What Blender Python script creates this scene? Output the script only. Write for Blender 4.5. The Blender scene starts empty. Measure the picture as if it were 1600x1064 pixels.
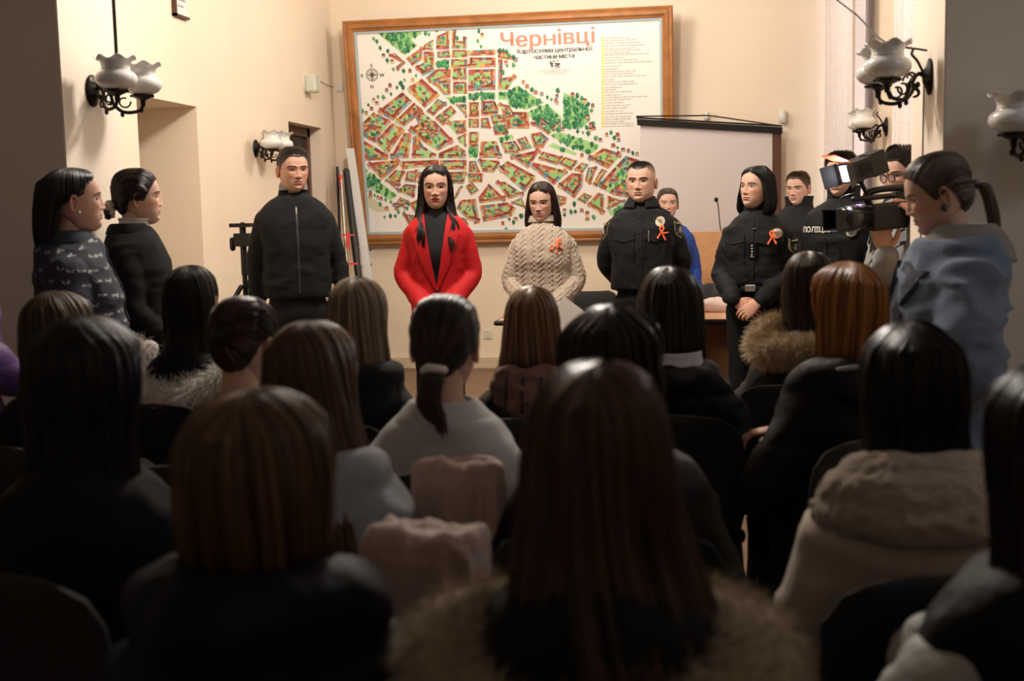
import bpy, math, random
import numpy as np
from mathutils import Vector, Matrix
from mathutils.bvhtree import BVHTree

SC = bpy.context.scene
COL = SC.collection
# ------------------------------------------------------------------ camera
FPX = 1850.0; CAMH = 1.45
YAW = math.radians(9.2); PIT = math.atan(202/1850.0); ROL = math.radians(1.25)
_f = Vector((-math.sin(YAW)*math.cos(PIT), math.cos(YAW)*math.cos(PIT), -math.sin(PIT)))
_r0 = Vector((math.cos(YAW), math.sin(YAW), 0)); _u0 = _r0.cross(_f)
_r = _r0*math.cos(ROL) - _u0*math.sin(ROL); _u = _r.cross(_f)
CO = Vector((0, 0, CAMH))
cam_d = bpy.data.cameras.new('camera'); cam = bpy.data.objects.new('camera', cam_d); COL.objects.link(cam)
cam.matrix_world = Matrix(((_r.x, _u.x, -_f.x, 0), (_r.y, _u.y, -_f.y, 0), (_r.z, _u.z, -_f.z, CAMH), (0, 0, 0, 1)))
cam_d.sensor_width = 36; cam_d.lens = 36*FPX/1600; cam_d.clip_start = .05
cam_d.dof.use_dof = True; cam_d.dof.focus_distance = 7.0; cam_d.dof.aperture_fstop = 2.8
SC.camera = cam
def ray(px, py): return _f + _r*((px-800)/FPX) + _u*((532-py)/FPX)
def P(px, py, D): return CO + ray(px, py)*D                      # world point on a photo ray at depth D
def Py(px, py, y): d = ray(px, py); return CO + d*(y/d.y)        # ... on the plane y = const
def Px(px, py, x): d = ray(px, py); return CO + d*(x/d.x)        # ... on the plane x = const
# ------------------------------------------------------------------ world + lights
w = bpy.data.worlds.new('world'); SC.world = w; w.use_nodes = True
w.node_tree.nodes['Background'].inputs[0].default_value = (.80, .83, 1, 1)
w.node_tree.nodes['Background'].inputs[1].default_value = 6.0
def area(name, loc, size, power, col, rot=(0, 0, 0), shape='DISK'):
    l = bpy.data.lights.new(name, 'AREA'); l.shape = shape; l.size = size; l.energy = power; l.color = col
    o = bpy.data.objects.new(name, l); COL.objects.link(o); o.location = loc; o.rotation_euler = rot; return o
def point(name, loc, rad, power, col):
    l = bpy.data.lights.new(name, 'POINT'); l.shadow_soft_size = rad; l.energy = power; l.color = col
    o = bpy.data.objects.new(name, l); COL.objects.link(o); o.location = loc; return o
WARM = (1, .92, .83)
LP = [(-1.15, 5.75, 3.55), (-1.15, 8.9, 3.55)]                      # the two chandeliers of the lit end of the hall
point('chandelier_light', LP[0], .22, 262, WARM)
point('chandelier_light', LP[1], .22, 88, WARM)
point('rear_fill_light', (3.0, 2.6, 3.5), .3, 34, (.95, .95, 1))  # added fill without a fixture, brightens the right pier wall and grey coat
SC.view_settings.view_transform = 'Standard'; SC.view_settings.look = 'None'
SC.view_settings.exposure = 0.0; SC.view_settings.gamma = 1; SC.view_settings.use_curve_mapping = False

# ------------------------------------------------------------------ materials
MATS = {}
def mat(name, col, rough=.6, metal=0, bump=0, bscale=60, var=0, vscale=6, attr=False, sheen=0, spec=None, trans=0, emit=0, stretch=None, wave=None, sss=0, aniso=0, ior=None, coat=0):
    if name in MATS: return MATS[name]
    m = bpy.data.materials.new(name); m.use_nodes = True; nt = m.node_tree; N = nt.nodes; L = nt.links
    b = N['Principled BSDF']; b.inputs['Roughness'].default_value = rough; b.inputs['Metallic'].default_value = metal
    b.inputs['Base Color'].default_value = (*col, 1)
    if spec is not None: b.inputs['Specular IOR Level'].default_value = spec
    if sheen: b.inputs['Sheen Weight'].default_value = sheen; b.inputs['Sheen Roughness'].default_value = .4
    if trans: b.inputs['Transmission Weight'].default_value = trans
    if coat: b.inputs['Coat Weight'].default_value = coat
    if sss: b.inputs['Subsurface Weight'].default_value = sss; b.inputs['Subsurface Radius'].default_value = (.012, .004, .002); b.inputs['Subsurface Scale'].default_value = 1
    if aniso: b.inputs['Anisotropic'].default_value = aniso
    if emit: b.inputs['Emission Color'].default_value = (*col, 1); b.inputs['Emission Strength'].default_value = emit
    src = None
    tc = N.new('ShaderNodeTexCoord'); mp = N.new('ShaderNodeMapping'); L.new(tc.outputs['Object'], mp.inputs[0])
    if stretch: mp.inputs['Scale'].default_value = stretch
    if attr:
        a = N.new('ShaderNodeAttribute'); a.attribute_name = 'Col'; src = a.outputs['Color']
    if var:
        n = N.new('ShaderNodeTexNoise'); n.inputs['Scale'].default_value = vscale; n.inputs['Detail'].default_value = 5
        L.new(mp.outputs[0], n.inputs['Vector'])
        mr = N.new('ShaderNodeMapRange'); mr.inputs['To Min'].default_value = 1-var; mr.inputs['To Max'].default_value = 1+var
        mr.inputs['From Min'].default_value = .3; mr.inputs['From Max'].default_value = .7
        L.new(n.outputs['Fac'], mr.inputs['Value'])
        mx = N.new('ShaderNodeVectorMath'); mx.operation = 'SCALE'
        if src: L.new(src, mx.inputs[0])
        else: mx.inputs[0].default_value = col
        L.new(mr.outputs[0], mx.inputs['Scale']); src = mx.outputs[0]
    if src: L.new(src, b.inputs['Base Color'])
    if bump:
        n = N.new('ShaderNodeTexNoise'); n.inputs['Scale'].default_value = bscale; n.inputs['Detail'].default_value = 4
        L.new(mp.outputs[0], n.inputs['Vector'])
        bp = N.new('ShaderNodeBump'); bp.inputs['Strength'].default_value = bump; bp.inputs['Distance'].default_value = .01
        L.new(n.outputs['Fac'], bp.inputs['Height']); L.new(bp.outputs[0], b.inputs['Normal'])
        if wave:
            wv = N.new('ShaderNodeTexWave'); wv.inputs['Scale'].default_value = wave; wv.inputs['Distortion'].default_value = .4
            L.new(tc.outputs['Object'], wv.inputs['Vector']); bp2 = N.new('ShaderNodeBump'); bp2.inputs['Strength'].default_value = .5
            bp2.inputs['Distance'].default_value = .002
            L.new(wv.outputs['Fac'], bp2.inputs['Height']); L.new(bp.outputs[0], bp2.inputs['Normal']); L.new(bp2.outputs[0], b.inputs['Normal'])
    MATS[name] = m; return m

# ------------------------------------------------------------------ mesh builder
class MB:
    def __init__(s): s.V = []; s.F = []; s.C = []; s.n = 0; s.col = (1, 1, 1)
    def add(s, v, f, col=None):
        v = np.asarray(v, float).reshape(-1, 3); s.V.append(v)
        c = np.asarray(col if col is not None else s.col, float)
        s.C.append(np.broadcast_to(c, (len(v), 3)) if c.ndim == 1 else c)
        n = s.n; s.F.extend([tuple(i+n for i in q) for q in f]); s.n += len(v); return s
    def box(s, a, b, col=None, M=None):
        x0, y0, z0 = [min(p, q) for p, q in zip(a, b)]; x1, y1, z1 = [max(p, q) for p, q in zip(a, b)]
        v = [(x0, y0, z0), (x1, y0, z0), (x1, y1, z0), (x0, y1, z0), (x0, y0, z1), (x1, y0, z1), (x1, y1, z1), (x0, y1, z1)]
        if M is not None: v = [tuple(M @ Vector(p)) for p in v]
        return s.add(v, [(0, 3, 2, 1), (4, 5, 6, 7), (0, 1, 5, 4), (1, 2, 6, 5), (2, 3, 7, 6), (3, 0, 4, 7)], col)
    def loft(s, rings, caps=True, closed=True, col=None):
        rings = np.asarray(rings, float); k, n = rings.shape[:2]; f = []
        m = n if closed else n-1
        for i in range(k-1):
            for j in range(m):
                a, b = i*n+j, i*n+(j+1) % n; f.append((a, b, b+n, a+n))
        if caps: f.append(tuple(range(n-1, -1, -1))); f.append(tuple(range((k-1)*n, k*n)))
        c = None
        if col is not None:
            c = np.asarray(col, float)
            if c.ndim == 3: c = c.reshape(-1, 3)
        return s.add(rings.reshape(-1, 3), f, c)
    def tube(s, pts, rad, n=12, round_=True, col=None, flat=1.0, caps=True):
        pts = np.asarray(pts, float); rad = np.broadcast_to(np.asarray(rad, float), (len(pts),)).copy()
        T = np.gradient(pts, axis=0); T /= np.linalg.norm(T, axis=1, keepdims=True)+1e-9
        if round_:
            a, b = [], []
            for c_, s_ in ((1, .02), (.9, .45), (.6, .8), (.3, .955)):
                a.append((pts[0]-T[0]*rad[0]*c_, rad[0]*s_)); 
            for c_, s_ in ((.3, .955), (.6, .8), (.9, .45), (1, .02)):
                b.append((pts[-1]+T[-1]*rad[-1]*c_, rad[-1]*s_))
            pts = np.array([p for p, _ in a]+list(pts)+[p for p, _ in b]); rad = np.array([r for _, r in a]+list(rad)+[r for _, r in b])
            T = np.vstack([np.repeat(T[:1], 4, 0), T, np.repeat(T[-1:], 4, 0)])
        u = np.cross(T[0], (0, 0, 1.0))
        if np.linalg.norm(u) < .1: u = np.cross(T[0], (0, 1.0, 0))
        u /= np.linalg.norm(u); th = np.linspace(0, 2*math.pi, n, endpoint=False); rings = []
        for p, t, r in zip(pts, T, rad):
            u = u-t*np.dot(u, t); u /= np.linalg.norm(u); v = np.cross(t, u)
            rings.append(p+r*(np.outer(np.cos(th), u)+flat*np.outer(np.sin(th), v)))
        return s.loft(rings, caps=caps, col=col)
    def ell(s, c, r, n=20, m=14, M=None, col=None):
        ph = np.linspace(.04, math.pi-.04, m); th = np.linspace(0, 2*math.pi, n, endpoint=False)
        R = np.array([[(r[0]*math.sin(p)*math.cos(t), r[1]*math.sin(p)*math.sin(t), -r[2]*math.cos(p)) for t in th] for p in ph])
        if M is not None: R = R @ np.array(M.to_3x3()).T
        return s.loft(R+np.asarray(c, float), col=col)
    def lathe(s, prof, c=(0, 0, 0), n=24, M=None, col=None, wob=None):
        th = np.linspace(0, 2*math.pi, n, endpoint=False); R = []
        for i, (r, z) in enumerate(prof):
            rr = r*np.ones(n); zz = z*np.ones(n)
            if wob: rr, zz = wob(i, rr, zz, th)
            R.append(np.stack([rr*np.cos(th), rr*np.sin(th), zz], 1))
        R = np.array(R)
        if M is not None: R = R @ np.array(M.to_3x3()).T
        return s.loft(R+np.asarray(c, float), caps=False, col=col)
    def poly(s, pts, th=(0, 0, .01), col=None):              # extruded polygon
        p = np.asarray(pts, float); q = p+np.asarray(th, float); n = len(p)
        f = [tuple(range(n-1, -1, -1)), tuple(range(n, 2*n))]+[(i, (i+1) % n, n+(i+1) % n, n+i) for i in range(n)]
        return s.add(np.vstack([p, q]), f, col)
    def mesh(s, name='m', colors=False):
        me = bpy.data.meshes.new(name)
        me.from_pydata(np.vstack(s.V).tolist(), [], s.F)
        if colors:
            ca = me.color_attributes.new('Col', 'FLOAT_COLOR', 'POINT')
            c = np.vstack(s.C); ca.data.foreach_set('color', np.hstack([c, np.ones((len(c), 1))]).ravel())
        return me
    def build(s, name, material, parent=None, smooth=True, colors=False, remesh=0, sm=0, disp=None, bevel=0, matrix=None):
        me = s.mesh(name, colors)
        if remesh or bevel:
            t = bpy.data.objects.new('tmp', me); COL.objects.link(t)
            if remesh:
                r = t.modifiers.new('r', 'REMESH'); r.mode = 'VOXEL'; r.voxel_size = remesh
                if sm: q = t.modifiers.new('s', 'SMOOTH'); q.factor = .5; q.iterations = sm
            if bevel: q = t.modifiers.new('b', 'BEVEL'); q.width = bevel; q.segments = 2; q.limit_method = 'ANGLE'
            dg = bpy.context.evaluated_depsgraph_get(); me2 = bpy.data.meshes.new_from_object(t.evaluated_get(dg))
            bpy.data.objects.remove(t); bpy.data.meshes.remove(me); me = me2; me.name = name
        if disp is not None: displace(me, disp)
        if matrix is not None: me.transform(matrix)
        if smooth: me.shade_smooth()
        if bevel: me.shade_flat(); 
        me.materials.clear(); me.materials.append(material)
        o = bpy.data.objects.new(name, me); COL.objects.link(o)
        if parent is not None: o.parent = parent
        return o
def vco(me): a = np.empty(len(me.vertices)*3); me.vertices.foreach_get('co', a); return a.reshape(-1, 3)
def displace(me, fn):
    v = vco(me); n = np.empty(len(v)*3); me.vertices.foreach_get('normal', n) if hasattr(me.vertices[0], 'normal') else None
    n = n.reshape(-1, 3); d = fn(v, n)
    v = v + (n*d[:, None] if d.ndim == 1 else d)
    me.vertices.foreach_set('co', v.ravel()); me.update()
_rg = np.random.RandomState(7); _LAT = _rg.rand(32, 32, 32)
def vnoise(p):
    p = np.asarray(p); i = np.floor(p).astype(int); f = p-i; f = f*f*(3-2*f); i &= 31; j = (i+1) & 31; L = _LAT
    x0, y0, z0 = i.T; x1, y1, z1 = j.T; fx, fy, fz = f.T
    a = L[x0, y0, z0]*(1-fx)+L[x1, y0, z0]*fx; b = L[x0, y1, z0]*(1-fx)+L[x1, y1, z0]*fx
    c = L[x0, y0, z1]*(1-fx)+L[x1, y0, z1]*fx; d = L[x0, y1, z1]*(1-fx)+L[x1, y1, z1]*fx
    return (a*(1-fy)+b*fy)*(1-fz)+(c*(1-fy)+d*fy)*fz
def thing(name, label, cat, loc=(0, 0, 0), rz=0, group=None):
    o = bpy.data.objects.new(name, None); COL.objects.link(o); o.empty_display_size = .1
    o.location = loc; o.rotation_euler = (0, 0, rz); o['label'] = label; o['category'] = cat
    if group: o['group'] = group
    return o
def tag(o, label, cat, group=None):
    o['label'] = label; o['category'] = cat
    if group: o['group'] = group
    return o
def struct(o): o['kind'] = 'structure'; return o
def catmull(pts, k=6):
    p = [np.asarray(q, float) for q in pts]; p = [2*p[0]-p[1]]+p+[2*p[-1]-p[-2]]; out = []
    for i in range(1, len(p)-2):
        for t in np.linspace(0, 1, k, endpoint=False):
            out.append(.5*((2*p[i])+(-p[i-1]+p[i+1])*t+(2*p[i-1]-5*p[i]+4*p[i+1]-p[i+2])*t*t+(-p[i-1]+3*p[i]-3*p[i+1]+p[i+2])*t**3))
    out.append(p[-2]); return np.array(out)
def _glyph(ch, bold, res):
    c = bpy.data.curves.new('t', 'FONT'); c.body = ch; c.size = 1; c.offset = bold; c.resolution_u = res
    o = bpy.data.objects.new('t', c); COL.objects.link(o); me = bpy.data.meshes.new_from_object(o.evaluated_get(bpy.context.evaluated_depsgraph_get())); bpy.data.objects.remove(o)
    v = vco(me); f = [tuple(p.vertices) for p in me.polygons]; bpy.data.meshes.remove(me); return v, f
def text_mesh(s, size, bold=0, align='CENTER', res=3, gap=.055):
    V, F, n, x = [], [], 0, 0.0
    for ch in s:
        if ch == ' ': x += .25; continue
        v, f = _glyph('H' if ch == 'н' else ch, bold/size, res)
        if ch == 'н': v = v*(.86, .745, 1)
        if ch in 'Її' or len(v) == 0: pass
        v = v-np.array((v[:, 0].min(), 0, 0)); w_ = v[:, 0].max(); V.append(v+np.array((x, 0, 0))); F += [tuple(i+n for i in q) for q in f]; n += len(v); x += w_+gap
    V = np.vstack(V); x -= gap
    if align == 'CENTER': V[:, 0] -= x/2
    return V*size, F
# ================================================================== ROOM
WL, WR, YB, ZC = -3.38, 1.30, 10.80, 4.2
wallm = mat('cream_plaster', (.84, .71, .56), .75, bump=.12, bscale=45, var=.025, vscale=1.5)
dimm = mat('grey_beige_plaster', (.76, .69, .61), .85, bump=.12, bscale=45, var=.03, vscale=1.5)
pierm = mat('pale_plaster', (.80, .70, .585), .75, bump=.12, bscale=45, var=.02, vscale=1.5)
woodf = mat('honey_wood', (.36, .14, .035), .5, bump=.05, bscale=30, var=.25, vscale=7, stretch=(1, 1, 6))
woodd = mat('dark_wood', (.045, .018, .010), .45, var=.2, vscale=12)
beech = mat('beech_veneer', (.62, .33, .16), .4, var=.10, vscale=9, stretch=(1, 1, 8))
walnut = mat('walnut_veneer', (.20, .085, .035), .45, var=.15, vscale=9, stretch=(1, 1, 8))
blackp = mat('black_plastic', (.006, .006, .0065), .45, spec=.3)
blackm = mat('black_metal', (.012, .012, .012), .35, metal=.6)
whitep = mat('white_plastic', (.75, .72, .66), .4)
chrome = mat('chrome', (.6, .6, .6), .15, metal=1)

def mesh_struct(name, b, m, smooth=False): o = b.build(name, m, smooth=smooth); return struct(o)
b = MB().box((-5.6, -3, -.1), (4.6, 10.9+.4, 0))
mesh_struct('floor', b, mat('brown_parquet', (.16, .09, .05), .45, var=.15, vscale=5, bump=.05))
mesh_struct('ceiling', MB().box((-5.6, -3, ZC), (4.6, 11.2, ZC+.1)), mat('white_ceiling', (.62, .58, .50), .9))
# left wall with a deep blind niche, a doorway and a high niche
T = .75; x0 = WL-T; b = MB()
d1 = (6.84, 7.71, 2.20); d2 = (9.53, 10.40, 2.23)
b.box((x0, 5.0, 0), (WL, d1[0], ZC)); b.box((x0, d1[0], d1[2]), (WL, d1[1], 2.90)); 
b.box((x0, d1[0], 3.7), (WL, 7.70, ZC)); b.box((x0, d1[0], 2.90), (WL, 6.95, 3.7)); b.box((x0, 7.70, 2.9), (WL, 7.71, ZC))
b.box((x0, d1[1], 0), (WL, d2[0], ZC)); b.box((x0, d2[0], d2[2]), (WL, d2[1], ZC)); b.box((x0, d2[1], 0), (WL, YB+.4, ZC))
b.box((x0-.05, 5.0, 0), (x0, YB, ZC))
mesh_struct('wall_left', b, wallm)
b = MB().box((WL, YB, 0), (WR+.7, YB+.3, ZC)); mesh_struct('wall_back', b, wallm)
b = MB().box((WL, YB-.025, 0), (WR, YB, .10)); mesh_struct('baseboard_back', b, mat('cream_baseboard', (.62, .50, .36), .6))
b = MB().box((WL, 5.05, 0), (WL+.02, d1[0], .10)).box((WL, d1[1], 0), (WL+.02, d2[0], .1)); mesh_struct('baseboard_left', b, mat('cream_baseboard', (.62, .50, .36), .6))
# right wall with two tall windows
wz0, wz1 = .9, 3.9; b = MB(); wins = [(6.2, 7.8), (10.04, 10.74)]
yy = 5.14
for a, c in wins:
    b.box((WR, yy, 0), (WR+.45, a, ZC)); b.box((WR, a, 0), (WR+.45, c, wz0)); b.box((WR, a, wz1), (WR+.45, c, ZC)); yy = c
b.box((WR, yy, 0), (WR+.45, YB, ZC)); mesh_struct('wall_right', b, wallm)
glass = mat('window_glass', (.9, .93, 1), .05); _n = glass.node_tree; _t = _n.nodes.new('ShaderNodeBsdfTransparent'); _g = _n.nodes.new('ShaderNodeBsdfGlossy'); _g.inputs['Roughness'].default_value = .03; _m = _n.nodes.new('ShaderNodeMixShader'); _m.inputs[0].default_value = .08
_n.links.new(_t.outputs[0], _m.inputs[1]); _n.links.new(_g.outputs[0], _m.inputs[2]); _n.links.new(_m.outputs[0], _n.nodes['Material Output'].inputs[0])
frm = mat('white_window_frame', (.85, .85, .88), .35)
for k, (a, c) in enumerate(wins):
    b = MB(); x = WR+.30; t = .06
    b.box((x, a, wz0), (x+.06, a+t, wz1)).box((x, c-t, wz0), (x+.06, c, wz1)).box((x, a, wz0), (x+.06, c, wz0+t)).box((x, a, wz1-t), (x+.06, c, wz1))
    b.box((x, a, 2.8), (x+.06, c, 2.8+t)); b.box((x, (a+c)/2-.03, wz0), (x+.06, (a+c)/2+.03, wz1))
    o = mesh_struct('window_%d' % (k+1), b, frm)
    p = MB().box((x+.02, a+t, wz0+t), (x+.035, c-t, wz1-t)).build('pane', glass, o, smooth=False)
    s = MB().box((WR-.04, a-.05, wz0-.04), (WR+.30, c+.05, wz0)).build('window_sill', frm, o, smooth=False)
# the wall across the hall: two piers of a wide opening
mesh_struct('wall_front_left', MB().box((-5.6, 4.56, 0), (-2.58, 5.04, ZC)), None or dimm)
mesh_struct('wall_front_right', MB().box((.86, 4.49, 0), (4.6, 5.14, ZC)), dimm)
mesh_struct('trim_1', MB().box((-2.58, 4.562, 0), (-2.574, 5.04, ZC)), pierm)     # pale paint on the inner face of the left pier
mesh_struct('trim_2', MB().box((.854, 4.492, 0), (.86, 5.14, ZC)), pierm)
mesh_struct('wall_front_beam', MB().box((-2.58, 4.56, 3.7), (.86, 5.04, ZC)), dimm)
mesh_struct('wall_audience_left', MB().box((-5.7, -3, 0), (-5.6, 5, ZC)), dimm)
mesh_struct('wall_audience_right', MB().box((4.6, -3, 0), (4.7, 5.1, ZC)), dimm)
mesh_struct('wall_audience_rear', MB().box((-5.7, -3.1, 0), (4.7, -3, ZC)), dimm)
# dark door in the doorway
b = MB(); xf = WL-.14
b.box((xf-.04, d2[0], 0), (xf, d2[1], d2[2])); o = struct(b.build('door_1', mat('dark_door', (.018, .010, .008), .5), smooth=False))
b = MB().box((xf, d2[1]-.07, 0), (xf+.03, d2[1], d2[2])).box((xf, d2[0], d2[2]-.08), (xf+.03, d2[1], d2[2])).box((xf, d2[0], 0), (xf+.03, d2[0]+.07, d2[2]))
b.build('door_frame', mat('brown_door_frame', (.09, .035, .02), .4), o, smooth=False)
b = MB().tube([(xf+.0, d2[0]+.12, 1.0), (xf+.05, d2[0]+.12, 1.0), (xf+.05, d2[0]+.22, 1.0)], .009); b.build('door_handle', chrome, o)

# ------------------------------------------------------------------ ceiling chandeliers (above the frame)
for i, (lx, ly, lz) in enumerate(LP):
    t = thing('chandelier', ['brass ring chandelier over the standing speakers', 'brass ring chandelier nearer the back wall'][i], 'ceiling lamp', (lx, ly, ZC))
    MB().lathe([(.0, 0), (.07, 0), (.07, -.02), (.01, -.05), (.01, -.40), (.0, -.40)]).build('canopy', mat('brass', (.5, .33, .12), .3, metal=1), t)
    th = np.linspace(0, 2*math.pi, 33)
    MB().tube(np.stack([.42*np.cos(th), .42*np.sin(th), -.45+0*th], 1), .012, round_=False, caps=False).tube([(-.42, 0, -.45), (0, 0, -.38), (.42, 0, -.45)], .008).tube([(0, -.42, -.45), (0, 0, -.38), (0, .42, -.45)], .008).build('ring', MATS['brass'], t)

# ------------------------------------------------------------------ wall sconces
iron = mat('antique_bronze', (.022, .018, .014), .38, metal=.7, var=.4, vscale=90)
milk = mat('milk_glass', (.74, .74, .72), .12, coat=.5)
def globe_mb():
    b = MB(); prof = []
    for z, r in ((0, .034), (.005, .050), (.014, .068), (.028, .081), (.042, .086), (.056, .084), (.068, .076), (.076, .064), (.081, .058), (.085, .0605), (.089, .058), (.096, .058), (.106, .060), (.115, .064), (.122, .070), (.127, .078), (.130, .086)):
        prof.append((r, z))
    inner = [(r-.003, z+.001) for r, z in prof[::-1]]
    allp = prof+inner; np_ = len(prof)
    def wob(i, rr, zz, th):
        k = i if i < np_ else 2*np_-1-i; a = max(0, (k-(np_-6))/5.0)
        return rr*(1+.03*a*np.cos(7*th)), zz+.0085*a*np.cos(7*th+.6)
    b.lathe(allp, n=56, wob=wob); return b
def cup_mb():
    b = MB(); b.lathe([(0, -.045), (.010, -.045), (.012, -.02), (.018, -.016), (.040, -.006), (.047, 0), (.047, .004), (.030, .006), (0, .006)], n=20)
    for k in range(7):
        a = k*2*math.pi/7; b.ell((.046*math.cos(a), .046*math.sin(a), .0), (.008, .008, .006), 8, 6)
    return b
def make_sconce(name, label, loc, rz, lit=0):
    t = thing(name, label, 'wall lamp', loc, rz, 'twin globe bronze wall sconces')
    M = Matrix.Rotation(math.pi/2, 4, 'Y')
    def wob(i, rr, zz, th): return rr*(1+.03*np.cos(22*th)*(i in (2, 3))), zz
    b = MB(); b.lathe([(.0, 0), (.062, 0), (.064, .008), (.056, .014), (.044, .018), (.030, .026), (.020, .030), (0, .032)], M=M, n=44, wob=wob)
    o = b.build('back_plate', iron, t); o.scale = (1, .82, 1.05)
    for s in (-1, 1):
        gx, gy = .175, s*.115; b = MB()
        pts = catmull([(.02, 0, 0), (.045, s*.012, .012), (.07, s*.03, -.015), (.075, s*.045, -.055), (.10, s*.07, -.085), (.135, s*.095, -.088), (.165, s*.112, -.076), (gx, gy, -.05)], 6)
        b.tube(pts, .0075, 8)
        for q in ((.10, s*.07, -.098), (.05, s*.02, -.03), (.165, s*.118, -.078)): b.ell(q, (.009, .009, .012), 8, 6)
        # scrolls between arm and plate
        for c, r, k in (((.075, s*.035, -.005), .022, 1), ((.112, s*.07, -.045), .026, -1), ((.055, s*.02, -.06), .018, 1)):
            th = np.linspace(0, 1.6*math.pi, 16); rr = r*(1-.35*th/th[-1])
            d = np.array((.83, s*.56, 0)); p = np.array(c)+np.outer(rr*np.cos(th), d)+np.outer(k*rr*np.sin(th), (0, 0, 1)); b.tube(p, .0042, 6)
        b.build('arm', iron, t)
        q = cup_mb().build('cup', iron, t); q.location = (gx, gy, -.018)
        q = globe_mb().build('glass_shade', milk, t); q.location = (gx, gy, -.014)
    MB().tube(catmull([(.03, 0, .02), (.05, 0, .06), (.07, 0, .085), (.065, 0, .105)], 5), .005, 8).build('finial', iron, t)
    return t
make_sconce('wall_sconce', 'twin globe bronze sconce on the left pier above the two standing women', (-2.574, 4.80, 2.0), 0)
make_sconce('wall_sconce', 'twin globe bronze sconce on the right pier above the woman in grey coat', (.854, 4.74, 1.92), math.pi)
make_sconce('wall_sconce', 'smaller looking twin globe sconce behind the man in black by the dark doorway', tuple(Px(399, 232, WL)), 0)
make_sconce('wall_sconce', 'farther twin globe sconce on the right wall between the two curtained windows', tuple(Px(1386, 198, WR)), math.pi)
make_sconce('wall_sconce', 'sconce cut off by the right edge of the picture', tuple(Py(1618, 205, 4.49)), -math.pi/2)

# square frosted glass wall lamp
t = thing('wall_lamp', 'small square frosted glass lamp high on the left wall', 'wall lamp', tuple(Px(478, 131, WL)))
M = Matrix.Rotation(math.pi/2, 4, 'Y')
MB().lathe([(0, 0), (.085, 0), (.088, .006), (.085, .012), (0, .012)], M=M).build('base_plate', whitep, t)
MB().box((.012, -.072, -.078), (.11, .072, .078)).build('glass_shade', mat('frosted_glass', (.62, .66, .55), .25, bump=.9, bscale=70, sss=.2, coat=.4), t, bevel=.02)
p0 = Px(500, 127, WL); p1 = Vector((WL+.01, YB-.03, 0)); p1.z = Py(530, 135, YB).z
tag(MB().tube([p0+Vector((.01, 0, 0)), (WL+.008, (p0.y+YB)/2, (p0.z+p1.z)/2-.01), p1], .004, 6).build('cable', mat('cream_cable', (.62, .5, .38), .5)), 'thin cable from the square glass lamp to the room corner', 'cable')
b = MB().box((-.03, -.022, -.035), (.03, 0, .035)).ell((0, -.024, .012), (.012, .006, .012), 10, 6).ell((0, -.024, -.014), (.012, .006, .012), 10, 6)
o = b.build('junction_box', whitep, smooth=False, bevel=.003); o.location = Py(531, 137, YB); tag(o, 'small cream junction box beside the map frame corner', 'box')
# motion sensor and hook on the back wall
t = thing('motion_sensor', 'white cylindrical motion sensor on the back wall above the screen corner', 'sensor', tuple(Py(1222, 183, YB)-Vector((0, 0, 0))))
MB().lathe([(0, -.055), (.022, -.055), (.032, -.048), (.034, 0), (.032, .05), (.015, .058), (0, .058)], c=(0, -.05, 0)).build('housing', whitep, t)
MB().box((-.01, -.05, .05), (.01, 0, .07)).build('mount', whitep, t, smooth=False)
t = thing('wall_bracket', 'small white bracket on the wall holding the screen rod', 'bracket', tuple(Py(1104, 180, YB)))
MB().lathe([(0, -.04), (.018, -.04), (.022, -.03), (.020, .02), (.008, .04), (0, .04)], c=(0, -.03, 0)).build('housing', whitep, t)
MB().tube([(.02, -.03, -.0), (.07, -.03, .0), (.07, -.03, -.03)], .005, 6).build('hook', whitep, t)
# socket
t = thing('wall_socket', 'cream wall socket low on the back wall behind the red suit', 'socket', tuple(Py(762, 522, YB)))
MB().box((-.042, -.012, -.042), (.042, 0, .042)).build('cover_plate', whitep, t, bevel=.005)
MB().lathe([(.026, 0), (.026, .003), (.022, .003), (.020, -.004), (0, -.004)], c=(0, -.013, 0), M=Matrix.Rotation(math.pi/2, 4, 'X')).build('socket_well', mat('cream_socket', (.5, .42, .3), .4), t)
# high plaque on the left wall
a = Px(270, 10, WL); t = thing('wall_plaque', 'small framed notice high on the left wall', 'sign', (WL, a.y, a.z))
MB().box((0, 0, -.04), (.012, .19, .22)).build('backing', mat('plaque_white', (.82, .76, .72), .5), t, smooth=False)
MB().box((0, -.02, -.06), (.03, 0, .24)).box((0, -.02, -.06), (.03, .19, -.045)).build('frame', mat('brown_frame', (.07, .025, .012), .5), t, smooth=False)
b = MB()
for z, y0, y1 in ((.15, .03, .15), (.10, .05, .13), (.05, .02, .17), (.01, .05, .13)):
    y = y0
    while y < y1: wd = .012+.02*((y*977) % 1); b.box((.012, y, z), (.0132, y+wd*.8, z+.012)); y += wd
b.build('lettering', mat('grey_ink', (.3, .26, .27), .7), t, smooth=False)
# surface cables
def cable(label, pts, r=.004, m=blackp): return tag(MB().tube(catmull(pts, 5), r, 6).build('cable', m), label, 'cable')
p = Px(185, 57, -2.574); cable('black cable rising above the left pier sconce', [(-2.569, 5.035, 3.0), (-2.569, 5.035, p.z), (-2.569, 5.03, 2.16)], .007)
_a, _b = Py(1340, 25, 5.5), Py(1300, -6, 6.3); _e = _b+(_b-_a)*((ZC-_b.z)/(_b.z-_a.z))
cable('thin grey cable slanting down to the right pier sconce', [_e, _b, _a, (.70, 4.85, 2.07), (.84, 4.76, 2.02)], .004)
cable('thin grey cable running down the right pier below its sconce', [(.850, 4.86, 1.90), (.850, 4.87, 1.5), (.850, 4.90, .9), (.850, 4.90, .15)], .003, mat('grey_cable', (.25, .23, .2), .5))

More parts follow.
